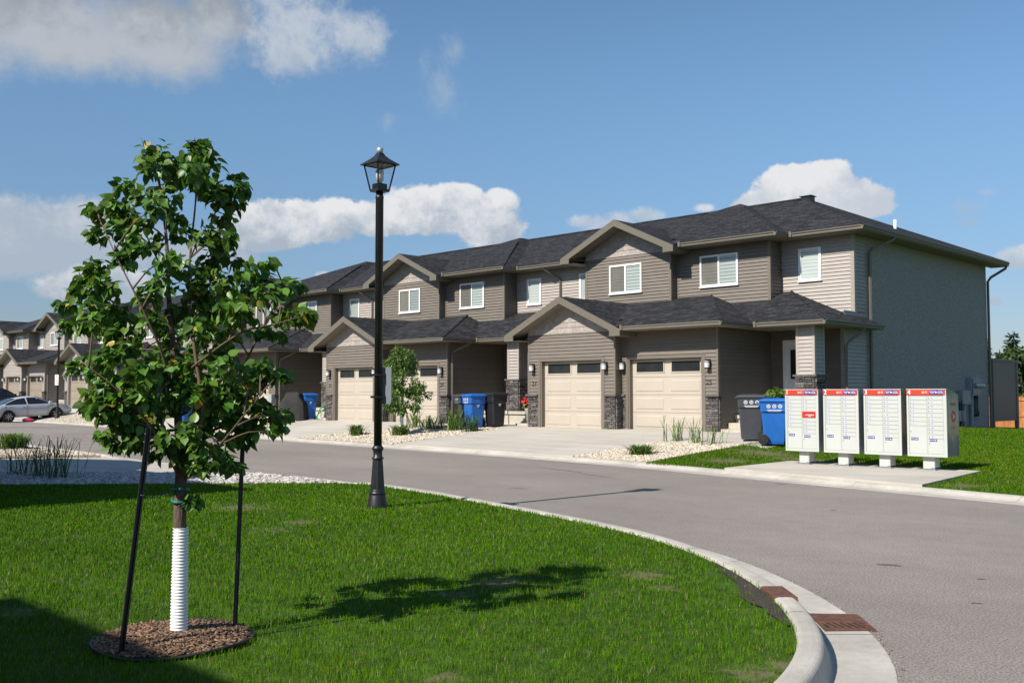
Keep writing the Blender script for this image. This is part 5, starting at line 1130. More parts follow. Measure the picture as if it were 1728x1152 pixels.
# ---------------------------------------------------------------- cars
def car(kind, m, label, x, y, z, rz, pitch=0., group='cars parked on driveways'):
    """nose towards +x of the thing; lofted body, separate glass, wheels, lights"""
    t = thing('parked_car', label, 'car', (x, y, z), rz, group); t.rotation_euler = (0, -pitch, rz)
    if kind == 'sedan':
        Ln, W = 4.65, .90; belt = [(-2.32,.62),(-2.28,.90),(-1.75,1.0),(-1.0,1.0),(0,.97),(.75,.95),(1.1,.93),(1.7,.86),(2.15,.74),(2.32,.55)]
        roof = [(-1.80,1.0),(-1.35,1.19),(-.85,1.375),(-.2,1.445),(.25,1.42),(.75,1.22),(1.22,.94)]; wx = (-1.36, 1.38); wr = .325
    else:
        Ln, W = 4.7, .94; belt = [(-2.35,.75),(-2.3,1.10),(-1.75,1.16),(-1.0,1.15),(0,1.12),(.75,1.10),(1.0,1.09),(1.6,1.04),(2.15,.92),(2.35,.65)]
        roof = [(-2.25,1.12),(-2.0,1.52),(-1.4,1.70),(-.4,1.76),(.1,1.73),(.65,1.45),(1.1,1.09)]; wx = (-1.40, 1.42); wr = .37
    xs = np.linspace(-Ln/2, Ln/2, 33); bx, bz = zip(*belt); rx, rz_ = zip(*roof); body = MB(); vs = []; nS = 0
    lowz = .24
    for xx in xs:
        e = abs(xx)/(Ln/2); wv = W*(1-.16*max(0, (e-.72)/.28)**2); zb = float(np.interp(xx, bx, bz)); zr = float(np.interp(xx, rx, rz_, left=0, right=0)); zl = lowz+.10*max(0, (e-.85)/.15)
        for q in wx:                                    # wheel arches lift the sill
            d = (wr+.06)**2-(xx-q)**2
            if d > 0: zl = max(zl, wr+math.sqrt(d)*.96)
        zl = min(zl, zb-.08); top = max(zr, zb+.02); wt = wv-.06 if zr <= zb+.03 else wv-.06-.30*min(1, (zr-zb)/.42); mid = zl+(zb-zl)*.55
        sec = [(wv-.05, zl), (wv, mid), (wv-.015, zb-.05), (wv-.06, zb), (wt, max(top-.06, zb+.005) if zr > zb+.03 else zb+.012), (wt-.10, top-.01), (0, top+.012)]
        row = [(xx, -a, b) for a, b in sec]+[(xx, a, b) for a, b in sec[-2::-1]]; nS = len(row); vs += row
    n = len(xs); fs = [(i*nS+j, (i+1)*nS+j, (i+1)*nS+j+1, i*nS+j+1) for i in range(n-1) for j in range(nS-1)]
    fs += [tuple(range(nS)), tuple((n-1)*nS+j for j in range(nS-1, -1, -1))]+[((i+1)*nS, i*nS, i*nS+nS-1, (i+1)*nS+nS-1) for i in range(n-1)]
    body.add(vs, fs); body.build('body', m, t, True)
    def at(xx):                                         # the glasshouse section at a station
        e = abs(xx)/(Ln/2); wv = W*(1-.16*max(0, (e-.72)/.28)**2); zb = float(np.interp(xx, bx, bz)); zr = float(np.interp(xx, rx, rz_)); wt = wv-.06-.30*min(1, max(0, zr-zb)/.42); return (wv-.06, zb+.02), (wt, max(zr-.065, zb+.021))
    lo, hi = roof[0][0]+.28, roof[-1][0]-.24; mid = (lo+hi)/2-.02
    for sg in (-1, 1):
        for a, b in ((lo, mid-.04), (mid+.04, hi)):
            g = MB(); st = np.linspace(a, b, 9); vs = []
            for xx in st:
                (w0, z0), (w1, z1) = at(xx); vs += [(xx, sg*(w0+.008), z0), (xx, sg*(w1+.008), z1)]
            g.add(vs, [(2*i, 2*i+2, 2*i+3, 2*i+1) if sg < 0 else (2*i, 2*i+1, 2*i+3, 2*i+2) for i in range(8)]); g.build('side_window', 'car_glass', t)
        for xx in (mid, hi-.10, lo+.02):                # door shut lines and handles
            d = MB(); zb = float(np.interp(xx, bx, bz)); d.box(xx-.006, xx+.006, *sorted((sg*(W-.012), sg*(W+.004))), .36, zb-.04); d.build('door_seam', 'gas_black', t)
        for xx in (mid-.22, lo+.16):
            d = MB(); zb = float(np.interp(xx, bx, bz)); d.bbox(xx-.09, xx+.09, *sorted((sg*(W-.01), sg*(W+.025))), zb-.16, zb-.12, .008); d.build('handle', m, t)
        d = MB(); xx = hi+.02; zb = float(np.interp(xx, bx, bz)); d.bbox(xx-.08, xx+.10, *sorted((sg*(W-.05), sg*(W+.14))), zb+.02, zb+.15, .03); d.build('mirror', m, t)
        d = MB(); d.bbox(Ln/2-.32, Ln/2-.06, *sorted((sg*(W-.30), sg*(W-.09))), .62 if kind == 'sedan' else .78, .72 if kind == 'sedan' else .90, .02); d.build('headlight', 'headlight', t)
        d = MB(); d.bbox(-Ln/2-.015, -Ln/2+.22, *sorted((sg*(W-.36), sg*(W-.07))), .76, .92, .02); d.build('tail_light', 'tail_red', t)
    for (x0, x1) in ((roof[-1][0]-.06, roof[-3][0]+.08), (roof[0][0]+.05, roof[2][0]-.06)):
        g = MB(); vs = []
        for xx in np.linspace(x0, x1, 5):
            zr = float(np.interp(xx, rx, rz_)); (w0, z0), (w1, z1) = at(xx); vs += [(xx, -(w1-.06), zr+.018), (xx, w1-.06, zr+.018)]
        g.add(vs, [(2*i, 2*i+2, 2*i+3, 2*i+1) if x1 > x0 else (2*i, 2*i+1, 2*i+3, 2*i+2) for i in range(4)]); g.build('windscreen' if x0 > 0 else 'rear_window', 'car_glass', t)
    d = MB(); d.bbox(Ln/2-.10, Ln/2+.012, -.45, .45, .40, .56, .02); d.build('grille', 'gas_black', t)
    d = MB(); d.box(-Ln/2-.012, -Ln/2+.02, -.26, .26, .60, .72); d.build('licence_plate', 'pure_white', t)
    for q in wx:
        for sg in (-1, 1):
            X_ = T((q, sg*(W-.11), wr)) @ Matrix.Rotation(R(90), 4, 'X'); wv = MB(); wv.lathe([(wr*.66,-.10),(wr*.95,-.105),(wr,-.08),(wr,.08),(wr*.95,.105),(wr*.66,.10)], n=28); wh = wv.build('wheel', 'rubber', t, True, X_)
            r_ = MB(); r_.lathe([(wr*.66,-.095),(wr*.60,-.06),(wr*.6,.06),(wr*.66,.095)], n=28); r_.lathe([(.06,-.10),(.06,.10)], n=12)
            for a in range(7):
                c, s_ = math.cos(a*2*math.pi/7), math.sin(a*2*math.pi/7)
                for zz in (-.088, .088): r_.tube([(.03*c, .03*s_, zz), (wr*.66*c, wr*.66*s_, zz)], .030, 4)
            r_.build('rim', 'rim', wh, xf=X_)
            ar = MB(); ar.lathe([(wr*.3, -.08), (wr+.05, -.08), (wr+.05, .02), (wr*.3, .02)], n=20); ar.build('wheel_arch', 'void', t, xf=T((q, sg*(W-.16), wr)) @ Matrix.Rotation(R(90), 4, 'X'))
    return t
car('sedan', 'car_silver', 'silver sedan parked nose to the brown garage at the far left', -63.2, 22.3, float(hf(-63.2,22.4))+.035, R(90), math.atan(.065))
car('suv', 'car_black', 'black vehicle parked behind the foliage of the foreground tree', -51.6, 23.6, float(hf(-51.6,23.6))+.03, R(80), .06)
car('suv', 'car_black', 'dark vehicle at the left edge behind the silver car', -75.6, 24.6, float(hf(-75.6,24.6))+.03, R(90), .06)

# ---------------------------------------------------------------- things on and behind the end house
XE = X1+5.462*SC
def wpos(y, z): return (XE, y, z)
t = thing('electric_meter', 'grey electrical boxes and conduits on the stucco wall near its far corner', 'utility meter', (XE, 38.2, .35)); mb = MB()
mb.bbox(.0, .20, -.85, .05, 1.25, 1.92, .02); mb.bbox(.20, .24, -.8, 0, 1.3, 1.86, .015); mb.build('meter_box', 'steel_grey', t)
mb = MB(); mb.bbox(0, .22, -1.75, -1.0, .95, 1.45, .02); mb.build('junction_box', 'steel_grey', t)
for k, (yy, zb) in enumerate(((-.62,1.25),(-1.35,.95))): mb = MB(); mb.cyl((.10, yy, -.1), (.10, yy, zb), .06, 10); mb.build('conduit', 'pipe_grey', t)
for k in range(3): mb = MB(); mb.lathe([(.09,0),(.09,.10),(.06,.14)], n=14); mb.build('meter_dial', 'galvanised', t, True, T((.24, -.62+.26*k, 1.62)) @ Matrix.Rotation(R(90), 4, 'Y'))
for k in range(3): mb = MB(); yy = -.42+.2*k; mb.tube([(.07, yy, 1.25), (.07, yy, .75), (.10, yy+.05, .62), (.07, yy, .5)], .045, 8); mb.build('breather_pipe', 'gas_black', t, True)
t = thing('gas_meter', 'cluster of dark gas meters low on the stucco wall behind mailbox 4', 'gas meter', (XE, 36.0, .36))
for k in range(3):
    mb = MB(); yy = -.5+.42*k; mb.bbox(.05, .30, yy-.15, yy+.15, .35, .72, .03); mb.build('meter_body', 'steel_grey', t); mb = MB(); mb.tube([(.16, yy-.08, .70), (.16, yy-.08, 1.02), (.16, yy+.1, 1.02), (.16, yy+.1, .72)], .03, 8); mb.cyl((.16, yy, -.1), (.16, yy, .36), .035, 8); mb.build('gas_pipe', 'gas_black', t)
mb = MB(); mb.cyl((.16, -.75, 1.04), (.16, .6, 1.04), .032, 8); mb.build('gas_pipe', 'gas_black', t)
t = thing('privacy_screen', 'dark brown privacy screen beyond the rear corner of the end house', 'screen', (XE+.08, 39.75, .0)); mb = MB(); mb.box(-.03, .03, .08, 2.55, .62, 2.92); mb.build('screen_panel', 'panel_dark', t)
mb = MB(); mb.box(-.06, .06, 2.55, 2.72, -.2, 3.0); mb.build('post', 'panel_dark', t); mb = MB(); mb.box(-.06, .06, -.02, 2.55, 2.92, 3.0); mb.build('rail', 'panel_dark', t); mb = MB(); mb.box(-.055, .055, -.02, .08, -.2, 2.919); mb.build('post', 'panel_dark', t)
for (x0, x1, y, lb) in ((-24.5, -15.85, 49.2, 'low orange cedar fence seen under the dark privacy screen'), (-15.7, -2, 48.6, 'orange cedar fence at the right edge behind the lawn')):
    t = thing('wood_fence', lb, 'fence', (0, 0, 0), group='cedar fences behind the house'); z0 = float(hf(-12, y))-.05
    mb = MB(); x = x0; r_ = random.Random(int(-x0*7))
    while x < x1: mb.box(x, x+.138, y-.01+.004*r_.random(), y+.012, z0, z0+1.50-.01*r_.random()); x += .142
    mb.build('fence_planks', 'wood_fence', t); mb = MB(); mb.box(x0-.05, x1, y-.045, y-.011, z0+1.36, z0+1.50); mb.build('rail', 'wood_fence', t); mb = MB(); mb.box(x0-.05, x1, y-.04, y-.011, z0+.62, z0+.71); mb.build('rail', 'wood_fence', t)
    mb = MB(); mb.box(x0-.07, x1+.03, y-.06, y+.06, z0+1.505, z0+1.54); mb.build('rail', 'wood_fence', t)
rp = Matrix.Scale(1, 4)
mb = MB(); zr = Z1+SC*7.66; mb.bbox(-.20, .20, -.18, .18, -.14, .04, .03); mb.box(-.24, .24, -.22, .22, .03, .055); tag(mb.build('roof_vent', 'black_metal', loc=(X1+1.55*SC, Y1+8.35*SC, zr)), 'black vent on the ridge of the end house', 'vent')
mb = MB(); mb.lathe([(.055,-.4),(.055,.20),(.048,.20),(.048,.0)], n=14); tag(mb.build('vent_pipe', 'plastic_white', smooth=True, loc=(X1+4.3*SC, Y1+8.9*SC, Z1+SC*6.45)), 'white plastic vent pipe on the end roof slope', 'pipe')
t = thing('utility_box', 'small grey utility post beside the stone pier left of the barbecue', 'utility box', (-39.35, 24.35, on(-39.3,24.35))); mb = MB(); mb.bbox(-.05, .05, -.05, .05, 0, .75, .01); mb.build('post', 'steel_grey', t); mb = MB(); mb.bbox(-.13, .13, -.10, .10, .70, 1.12, .02); mb.build('box', 'pipe_grey', t)

# storm drain in the kerb
t = thing('storm_drain', 'rusty iron storm drain set in the curved kerb', 'drain', (-3.44, 6.85, 0), R(-50)); mb = MB()
mb.box(-.25, .02, -.165, .185, -.06, .016); mb.box(.20, .25, -.165, .185, -.06, .016)
mb.box(.02, .20, -.165, -.145, -.06, .0162); mb.box(.02, .20, .165, .185, -.06, .0162)
for k in range(7):
    y = -.145+.048*k; y1 = min(y+.017, .165); e0, e1 = min(y+.05, .165), min(y1+.05, .165); mb.add([(.02, y, .0158), (.20, e0, .0158), (.20, e1, .0158), (.02, y1, .0158), (.02, y, .009), (.20, e0, .009), (.20, e1, .009), (.02, y1, .009)], [(0, 1, 2, 3), (1, 0, 4, 5), (3, 2, 6, 7)])
for k in range(5): mb.tube([(-.21+.05*k, -.13, .0155), (-.21+.05*k, .15, .0155)], .004, 4)
mb.build('grate', 'rust', t); mb = MB(); mb.poly((.02, -.145, .0095), (.20, -.145, .0095), (.20, .165, .0095), (.02, .165, .0095)); mb.build('drain_slots', 'void', t)
hp_ = [p for p in NEs if -3.86 < p[0] < -3.40 and p[1] > 6]; prof = [(.352, -.05), (.372, .02), (.392, .146), (.402, .1535), (.555, .1535), (.572, .146), (.582, -.05)]
rows = [[(w[0], w[1], z) for w in offset_line(NEs, d)] for d, z in prof]; ii = [NEs.index(p) for p in hp_]; mb = MB(); vs = [rows[j][i] for i in ii for j in range(7)]
mb.add(vs, [(a*7+j, (a+1)*7+j, (a+1)*7+j+1, a*7+j+1) for a in range(len(ii)-1) for j in range(6)]+[tuple(range(7)), tuple((len(ii)-1)*7+j for j in range(6, -1, -1))]); ho = mb.build('inlet_hood', 'rust', t, xf=(T((-3.44, 6.85, 0)) @ Matrix.Rotation(R(-50), 4, 'Z')).inverted())
# bare soil between the turf and the kerb
ins = [p for p in offset_line(NEs, .585) if -5.2 < p[0] < -3.2 and p[1] > 5.9]; r_ = random.Random(4); nrm = offset_line(NEs, .60); 
edge = []
for i, p in enumerate(ins):
    f = math.sin(math.pi*(i+.5)/len(ins)); q = [w for w, o in zip(offset_line(NEs, .585+.02+.16*f*(.6+.7*r_.random())), offset_line(NEs, .585)) if abs(o[0]-p[0]) < 1e-6 and abs(o[1]-p[1]) < 1e-6][0]; edge.append(q)
SOILP = ins+edge[::-1]; mb = MB()
for i in range(len(ins)-1): mb.poly((*ins[i], ZN+.006), (*edge[i], ZN+.004), (*edge[i+1], ZN+.004), (*ins[i+1], ZN+.006))
struct(mb.build('soil', 'soil'), 'stuff')

# ---------------------------------------------------------------- the young linden on the lawn
CAMR = Vector((math.cos(YAW), math.sin(YAW), 0)); CAMF = Vector((-math.sin(YAW), math.cos(YAW), 0)); TB = Vector((TREE[0], TREE[1], ZN))
D0 = TB.dot(CAMF)
def tp(px, py, dep=0.):
    """point of the tree whose sketch position is (px, py) at a given depth behind the trunk plane"""
    d = px_dir(px, py); k = (D0+dep)/(d.x*CAMF.x+d.y*CAMF.y); return Vector((0, 0, EYE))+d*k
CL = [(262,258,30),(285,280,28),(258,285,24),(296,300,20),(330,256,30),(350,278,26),(325,286,26),(338,305,20),(338,250,20),(215,318,24),(240,330,20),(256,348,16),(160,352,18),(188,348,24),(214,362,22),(166,392,20),(205,388,26),(236,380,22),(224,414,24),(212,436,22),(262,412,20),(280,436,22),(286,334,26),(299,370,16),(345,318,18),(372,330,28),(402,308,22),(412,318,14),(376,366,20),(395,345,18),(346,400,26),(372,405,24),(360,432,24),(305,395,20),(308,451,24),(346,457,26),(384,400,16),
 (161,450,24),(150,470,22),(170,482,28),(136,494,24),(112,514,16),(176,506,28),(160,530,28),(199,532,28),(121,548,18),(216,556,26),(182,560,24),(140,550,16),(274,478,26),(250,500,22),(330,490,28),(362,500,28),(384,478,24),(417,458,22),(440,468,22),(456,446,12),(480,488,20),(497,482,16),(424,490,26),(450,496,22),(396,440,16),(361,526,30),(394,520,28),(338,551,30),(410,536,22),(380,560,28),(471,532,18),(496,530,20),(518,532,16),(467,560,18),(437,562,16),(300,520,26),(290,560,26),(258,540,22),
 (147,613,20),(126,620,14),(170,606,26),(168,630,26),(200,592,28),(222,586,24),(186,648,28),(213,664,28),(160,668,24),(168,688,24),(150,690,14),(196,690,28),(229,658,28),(246,626,28),(240,674,28),(182,730,18),(198,752,14),(208,714,24),(222,746,20),(232,730,22),(250,706,26),(266,613,28),(284,596,26),(293,640,28),(308,618,26),(298,668,28),(322,664,28),(280,684,26),(335,600,28),(368,596,28),(380,616,26),(346,648,28),(368,662,28),(376,678,24),(342,694,26),(388,702,26),(400,634,24),(422,640,24),(408,662,24),(440,620,20),(460,632,18),(480,640,10),(424,672,26),(442,694,24),(464,704,20),(480,706,10),(466,724,14),(428,722,22),(400,722,24),(412,740,16),
 (322,726,22),(338,722,20),(306,752,22),(288,740,24),(322,762,22),(337,754,20),(268,760,20),(304,768,20),(368,752,20),(380,772,18),(396,784,14),(334,782,20),(348,788,18),(386,790,12),(318,846,11),(326,852,9)]
def linden():
    t = thing('linden_tree', 'young linden tree on the lawn with white corrugated trunk guard', 'tree', TB); off = -TB
    r_ = np.random.default_rng(11)
    tk = [tp(303,1062), tp(304,980), tp(303.5,890), tp(304,835), tp(306,790,.0), tp(302,740,.02), tp(298,650,.05), tp(291,570,.02), tp(284,490,-.02), tp(282,420,0), tp(276,360,.03), tp(268,300,.02), tp(262,255,0)]
    tr = [.047,.044,.040,.039,.036,.027,.022,.018,.0145,.011,.008,.006,.003]
    tr_m = MB(); sp = smooth3(tk, 4); rr = np.interp(np.linspace(0, len(tr)-1, len(sp)), np.arange(len(tr)), tr); tr_m.tube([p+off for p in sp], list(rr), 12)
    mains = [([tp(306,780), tp(330,735,-.12), tp(342,690,-.16), tp(330,600,-.14), tp(318,500,-.05), tp(322,420,.04), tp(330,340,.05), tp(332,262,.02)], .021),
             ([tp(304,800), tp(282,745,.15), tp(250,690,.28), tp(215,620,.36), tp(180,560,.38), tp(160,480,.30)], .019),
             ([tp(307,790), tp(345,740,.18), tp(380,680,.32), tp(420,600,.38), tp(450,540,.33), tp(480,490,.28)], .018),
             ([tp(305,815), tp(285,770,-.10), tp(240,700,-.26), tp(190,650,-.36), tp(150,620,-.38)], .014),
             ([tp(307,812), tp(335,790,-.08), tp(380,740,-.25), tp(420,690,-.35), tp(462,640,-.38)], .014),
             ([tp(300,690), tp(275,600,-.18), tp(240,520,-.28), tp(200,440,-.28), tp(168,370,-.2)], .013),
             ([tp(293,590), tp(330,520,.2), tp(360,430,.24), tp(385,360,.2), tp(408,312,.12)], .013),
             ([tp(300,640), tp(350,600,-.24), tp(410,560,-.34), tp(470,545,-.36), tp(515,532,-.34)], .012),
             ([tp(284,480), tp(262,430,.14), tp(235,370,.18), tp(212,322,.14)], .009)]
    bm = MB(); allp = []
    for pts, r0 in mains:
        s2 = smooth3(pts, 5); n = len(s2); bm.tube([p+off for p in s2], [.8*r0*(1-.8*i/(n-1)) for i in range(n)], 8); allp += [(p, r0*(1-.8*i/(n-1))) for i, p in enumerate(s2)]
    allp += [(p, float(q)) for p, q in zip(sp, rr) if p.z > 1.15]
    centres = []; A = np.array([p for p, _ in allp])
    LP, LO = [], []
    for (px, py, rad) in CL:
        m = len(centres); lat = (px-304)/262; half = .42*math.sqrt(max(.05, 1-(lat/.95)**2))
        dep = float(np.clip(r_.normal(0, .5), -1, 1))*half if rad > 12 else 0.
        c0 = tp(px, py, dep); d = np.linalg.norm(A-np.array(c0)+np.array([0, 0, .10]), axis=1)+.5*np.maximum(0, A[:, 2]-c0.z); j = int(d.argmin()); b = allp[j][0]
        if rad > 12:                                        # keep the clump at the depth of the branch that carries it
            c0 = tp(px, py+6, dep*.5+.5*((b-TB).dot(CAMF)))
        mid = (Vector(b)+c0)/2+Vector((0, 0, .04)); bm.tube([p+off for p in smooth3([Vector(b), mid, c0], 3)], [.0065,.006,.0055,.005,.004,.003,.002][:7], 5)
        R_ = rad/262*.93; n = int(12+38*(rad/25)**2); dd = r_.standard_normal((n, 3)); dd /= np.linalg.norm(dd, axis=1)[:, None]; q = np.array(c0)+dd*(r_.random(n)**.5)[:, None]*R_*np.array([1, 1, .85])
        centre_dir = np.array(c0)-np.array([TB.x, TB.y, c0.z]); cd = centre_dir/(np.linalg.norm(centre_dir)+1e-6); LP.append(q-np.array([0, 0, -.02])); LO.append(dd*.65+cd*.45)
    tr_m.build('trunk', 'bark', t, True); bm.build('branch', 'twig', t, True)
    P = np.concatenate(LP); O = np.concatenate(LO); O /= np.linalg.norm(O, axis=1)[:, None]
    global rng; rng = r_
    leaves('crown', P+np.array(off), O, .050, 'linden_leaf', t, .62, .60, jit=.45)
    g = MB(); prof = []; z = .0; zt = tp(303,890).z-ZN; n = 34
    for i in range(n*4+1):
        f = i/(n*4); zz = .03+f*(zt-.03); prof.append((.053-.008*f+.0034*math.cos(2*math.pi*i/4), zz))
    g.lathe(prof, (0, 0, 0), 22); go = g.build('trunk_guard', 'plastic_white', t, True)
    base = tp(303.5, 1062)-TB; top = tp(303.5, 890)-TB; go.location = (base+top)*.5*Vector((1, 1, 0)) if hasattr(Vector, '__mul__') and False else ((base.x+top.x)/2, (base.y+top.y)/2, 0)
    for yy, tilt in ((826, .12), (843, -.25)):
        c = tp(304, yy)-TB; h = MB(); h.tube([c+Vector((.048*math.cos(a), .048*math.sin(a), tilt*.048*math.cos(a+.6))) for a in np.linspace(0, 6.283, 18)], .011, 6, cap=False); h.build('tree_tie', 'tie_green', t, True)
    return t
linden()
# mulch ring
t = thing('mulch_ring', 'round bed of bark mulch with black edging around the young tree', 'mulch bed', (TREE[0], TREE[1], ZN))
mb = MB(); ring = [(MUL_R*1.04*math.cos(a), MUL_R*1.04*math.sin(a), .010+.010*math.sin(a*3+1)) for a in np.linspace(0, 2*math.pi, 49)]; mb.tube(ring, .010, 8, cap=False); mb.build('edging', 'edging', t, True)
mb = MB(); nr, na = 6, 32
vs = [(0, 0, .045)]+[(MUL_R*1.03*i/nr*math.cos(2*math.pi*k/na), MUL_R*1.03*i/nr*math.sin(2*math.pi*k/na), .045-.04*(i/nr)**2) for i in range(1, nr+1) for k in range(na)]
mb.add(vs, [(0, 1+k, 1+(k+1)%na) for k in range(na)]+[(1+(i-1)*na+k, 1+i*na+k, 1+i*na+(k+1)%na, 1+(i-1)*na+(k+1)%na) for i in range(1, nr) for k in range(na)]); mb.build('soil', 'mulch_soil', t, True)
def chips():
    n = 4600; rr = MUL_R*1.0*np.sqrt(rng.random(n)); a = rng.random(n)*6.283; P = np.stack([rr*np.cos(a), rr*np.sin(a), .050-.04*(rr/MUL_R)**2+.012*rng.random(n)], 1)
    L_ = .010+.028*rng.random(n)**1.6; Wd = .004+.008*rng.random(n); th = .0015+.003*rng.random(n); v = np.array([(x, y, z) for x in (-1, 1) for y in (-1, 1) for z in (-1, 1)], float); f = np.array([(0,1,3,2),(4,6,7,5),(0,4,5,1),(2,3,7,6),(0,2,6,4),(1,5,7,3)])
    B = v[None]*np.stack([L_, Wd, th], 1)[:, None]; B[..., 1] *= (1-.4*(v[None, :, 0] > 0)); yaw, tl, rl = rng.random(n)*6.283, rng.normal(0, .28, n), rng.normal(0, .3, n)
    c, s = np.cos(tl)[:, None], np.sin(tl)[:, None]; X, Z_ = B[..., 0]*c-B[..., 2]*s, B[..., 0]*s+B[..., 2]*c; Y = B[..., 1]; c, s = np.cos(rl)[:, None], np.sin(rl)[:, None]; Y, Z_ = Y*c-Z_*s, Y*s+Z_*c
    c, s = np.cos(yaw)[:, None], np.sin(yaw)[:, None]; X, Y = X*c-Y*s, X*s+Y*c
    V = np.stack([X, Y, Z_], 2)+P[:, None]; F_ = (f[None]+(np.arange(n)*8)[:, None, None]).reshape(-1, 4); o = fast_mesh('mulch_chips', V.reshape(-1, 3), quads=F_, mats=('mulch',), parent=t); o['kind'] = 'stuff'
chips()
# stakes: black T-posts, studded along one face
for i, (b, m_, tpx, lb) in enumerate(((( 208,1085), (232,860), (253,722), 'leaning black metal stake left of the young tree'), ((399,1045), (404,900), (411,715), 'black metal stake right of the young tree'))):
    dep = -.10 if i == 0 else .06; pb = Vector((-5.74, 2.58, ZN)) if i == 0 else Vector((-5.83, 3.36, ZN)); dp = (pb-TB).dot(CAMF); top = tp(*tpx, dp+.05)
    t = thing('tree_stake', lb, 'stake', pb, group='black tree stakes'); d = (top-pb); Ln = d.length; d.normalize(); q = d.to_track_quat('Z', 'Y').to_matrix().to_4x4()
    mb = MB(); mb.box(-.014, .014, -.003, .003, -.15, Ln); mb.box(-.0035, .0035, .0031, .026, -.15, Ln); X_ = Matrix.Rotation(R(35), 4, 'Z'); po = mb.build('post', 'black_satin', t, xf=q @ X_)
    mb = MB()
    for k in range(int(Ln/.052)): z = .04+.052*k; mb.box(-.007, .007, -.009, -.0031, z, z+.014)
    mb.build('post_studs', 'black_satin', t, xf=q @ X_)
c = tp(298, 828); s0 = Vector((-5.74, 2.58, ZN)); dp = (s0-TB).dot(CAMF); e = tp(238, 835, dp)
mb = MB(); pts = []
for i in range(28): f = i/27; p = c*(1-f)+e*f; pts.append(p+Vector((0, 0, -.018*math.sin(math.pi*f)+.003*math.sin(i*2.1))))
mb.tube(pts, .0016, 4); tag(mb.build('guy_wire', 'wire'), 'thin twisted wire tying the young tree to its left stake', 'wire')

# ---------------------------------------------------------------- other trees
def small_tree():
    x, y = -26.75, 21.65; z = float(hf(x, y)); t = thing('small_tree', 'small leafy tree with white wrapped trunk in the gravel bed', 'tree', (x, y, z)); r_ = rng
    mb = MB(); mb.tube([(0, 0, -.05), (.01, 0, .5), (.03, 0, .84)], [.075, .07, .065], 10); mb.build('trunk_guard', 'plastic_white', t, True)
    mb = MB(); mb.tube([(.03, 0, .8), (.05, .02, 1.4), (.02, 0, 2.1), (.05, 0, 2.9)], [.035, .03, .02, .006], 8)
    for k in range(16): a = k*2.4; zz = .95+.11*k; l = .62*(1-.035*k); mb.tube([(.04, 0, zz), (.04+.5*l*math.cos(a), .5*l*math.sin(a), zz+.22), (.04+l*math.cos(a), l*math.sin(a), zz+.50)], [.014, .010, .004], 5)
    mb.build('trunk', 'twig', t, True)
    zs = np.array([.8,1.0,1.3,1.7,2.1,2.5,2.8,3.05]); rs = np.array([.34,.66,.88,.90,.78,.58,.36,.10]); P, O = [], []
    for k in range(120):
        zz = .85+2.1*r_.random(); R0 = np.interp(zz, zs, rs); a = r_.random()*6.283; rr = R0*math.sqrt(r_.random()); c = np.array([.04+rr*math.cos(a)+(.10 if zz < 1.8 else -.05), rr*math.sin(a), zz]); n = 56; d = r_.standard_normal((n, 3)); d /= np.linalg.norm(d, axis=1)[:, None]; P.append(c+d*(r_.random(n)**.6)[:, None]*np.array([.15, .15, .17])); O.append(d)
    P = np.concatenate(P); O = np.concatenate(O); leaves('crown', P, O, .112, 'pear_leaf', t, .8, .3, tmpl=SL*np.array([1.1, 1, 1]), tris=ST)
small_tree()
def spruce(x, y, h, w_, label, seed, z0=-.1):
    r_ = np.random.default_rng(seed); t = thing('spruce_tree', label, 'tree', (x, y, z0), group='spruce trees beyond the fence'); mb = MB(); mb.tube([(0, 0, 0), (0, 0, h)], [.16, .02], 7); mb.build('trunk', 'bark_far', t)
    P, O = [], []; nl = int(h/.32)
    for i in range(nl):
        f = i/nl; zz = .4+(h-.45)*f; L_ = w_*(1-f)**.85*(.75+.5*r_.random())+.10
        for k in range(int(7+5*(1-f))):
            a = r_.random()*6.283; ll = L_*(.6+.5*r_.random()); m = int(5+16*ll); s_ = r_.random(m); d = np.array([math.cos(a), math.sin(a), 0]); p = d*(s_*ll)[:, None]; p[:, 2] = zz-.25*s_*ll+.14*(s_*ll)**2; p += r_.normal(0, .06, (m, 3)); P.append(p); O.append(np.tile(d+np.array([0, 0, .1]), (m, 1))+r_.normal(0, .4, (m, 3)))
    P = np.concatenate(P); O = np.concatenate(O); leaves('crown', P, O, .34, 'spruce_needle', t, .25, .6, tmpl=SL*np.array([.9, 1, 1]), tris=ST, jit=.35)
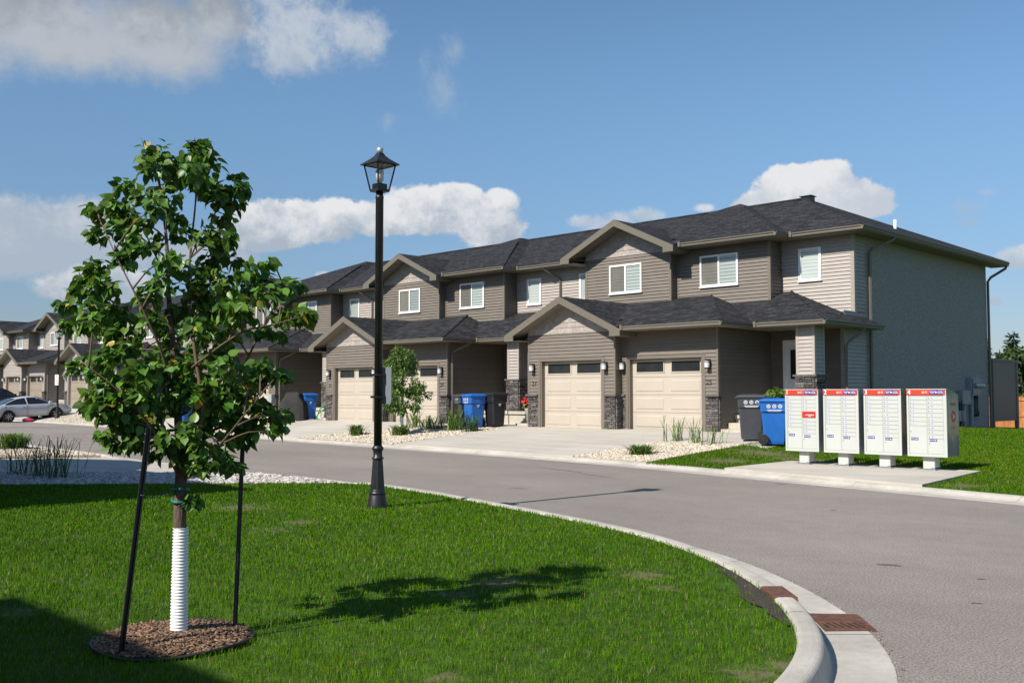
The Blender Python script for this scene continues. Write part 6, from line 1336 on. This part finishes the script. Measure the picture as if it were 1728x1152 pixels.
def broad(x, y, h, w_, m, label, seed, z0=-.1, n=60, ls=.30, group='leafy trees beyond the fence'):
    r_ = np.random.default_rng(seed); t = thing('leafy_tree', label, 'tree', (x, y, z0), group=group); mb = MB(); mb.tube([(0, 0, 0), (.1, 0, h*.4), (0, .1, h*.85)], [.22, .16, .03], 8)
    P, O = [], []
    for k in range(n):
        d = r_.standard_normal(3); d /= np.linalg.norm(d); c = np.array([d[0]*w_*.8, d[1]*w_*.8, h*.58+d[2]*h*.36])*np.array([1, 1, 1]); rr = w_*(.22+.2*r_.random()); m_ = 70; e = r_.standard_normal((m_, 3)); e /= np.linalg.norm(e, axis=1)[:, None]; P.append(c+e*(r_.random(m_)**.5)[:, None]*rr*np.array([1, 1, .8])); O.append(e)
        if k < 14: mb.tube([(.05, 0, h*.35), tuple(c*np.array([.5, .5, .8])), tuple(c)], [.07, .05, .02], 5)
    mb.build('trunk', 'bark_far', t); P = np.concatenate(P); O = np.concatenate(O); leaves('crown', P, O, ls, m, t, .3, .5, tmpl=SL*np.array([1.5, 1, 1]), tris=ST)
for (x, y, h, w_, lb, sd) in ((-28.0, 80, 6.2, 1.5, 'dark spruce rising right beside the rear corner of the end house', 1), (-26.9, 80, 5.2, 1.2, 'short spruce second from the rear corner of the end house', 2), (-26.2, 80, 5.8, 1.2, 'slender spruce tip above the dark privacy screen', 3), (-24.6, 76, 6.3, 1.6, 'dark spruce at the right edge above the orange fence', 4), (-26.9, 70, 4.0, 1.2, 'low spruce between the taller ones behind the screen', 5)):
    spruce(x, y, h, w_, lb, sd)
for (x, y, h, w_, m, lb, sd) in ((-30.5, 86, 4.6, 1.9, 'far_leaf', 'dark rounded tree low behind the spruces', 11), (-27.5, 84, 4.5, 1.7, 'far_leaf', 'olive green tree behind the slender spruce', 12), (-25.4, 82, 4.6, 1.8, 'far_leaf', 'olive tree directly above the privacy screen', 13), (-23.6, 74, 4.8, 1.8, 'far_leaf', 'dense green tree behind the fence at the right edge', 14), (-17.35, 60, 5.4, 1.1, 'bright_leaf', 'bright green tree cut by the right edge of the picture', 15)):
    broad(x, y, h, w_, m, lb, sd)
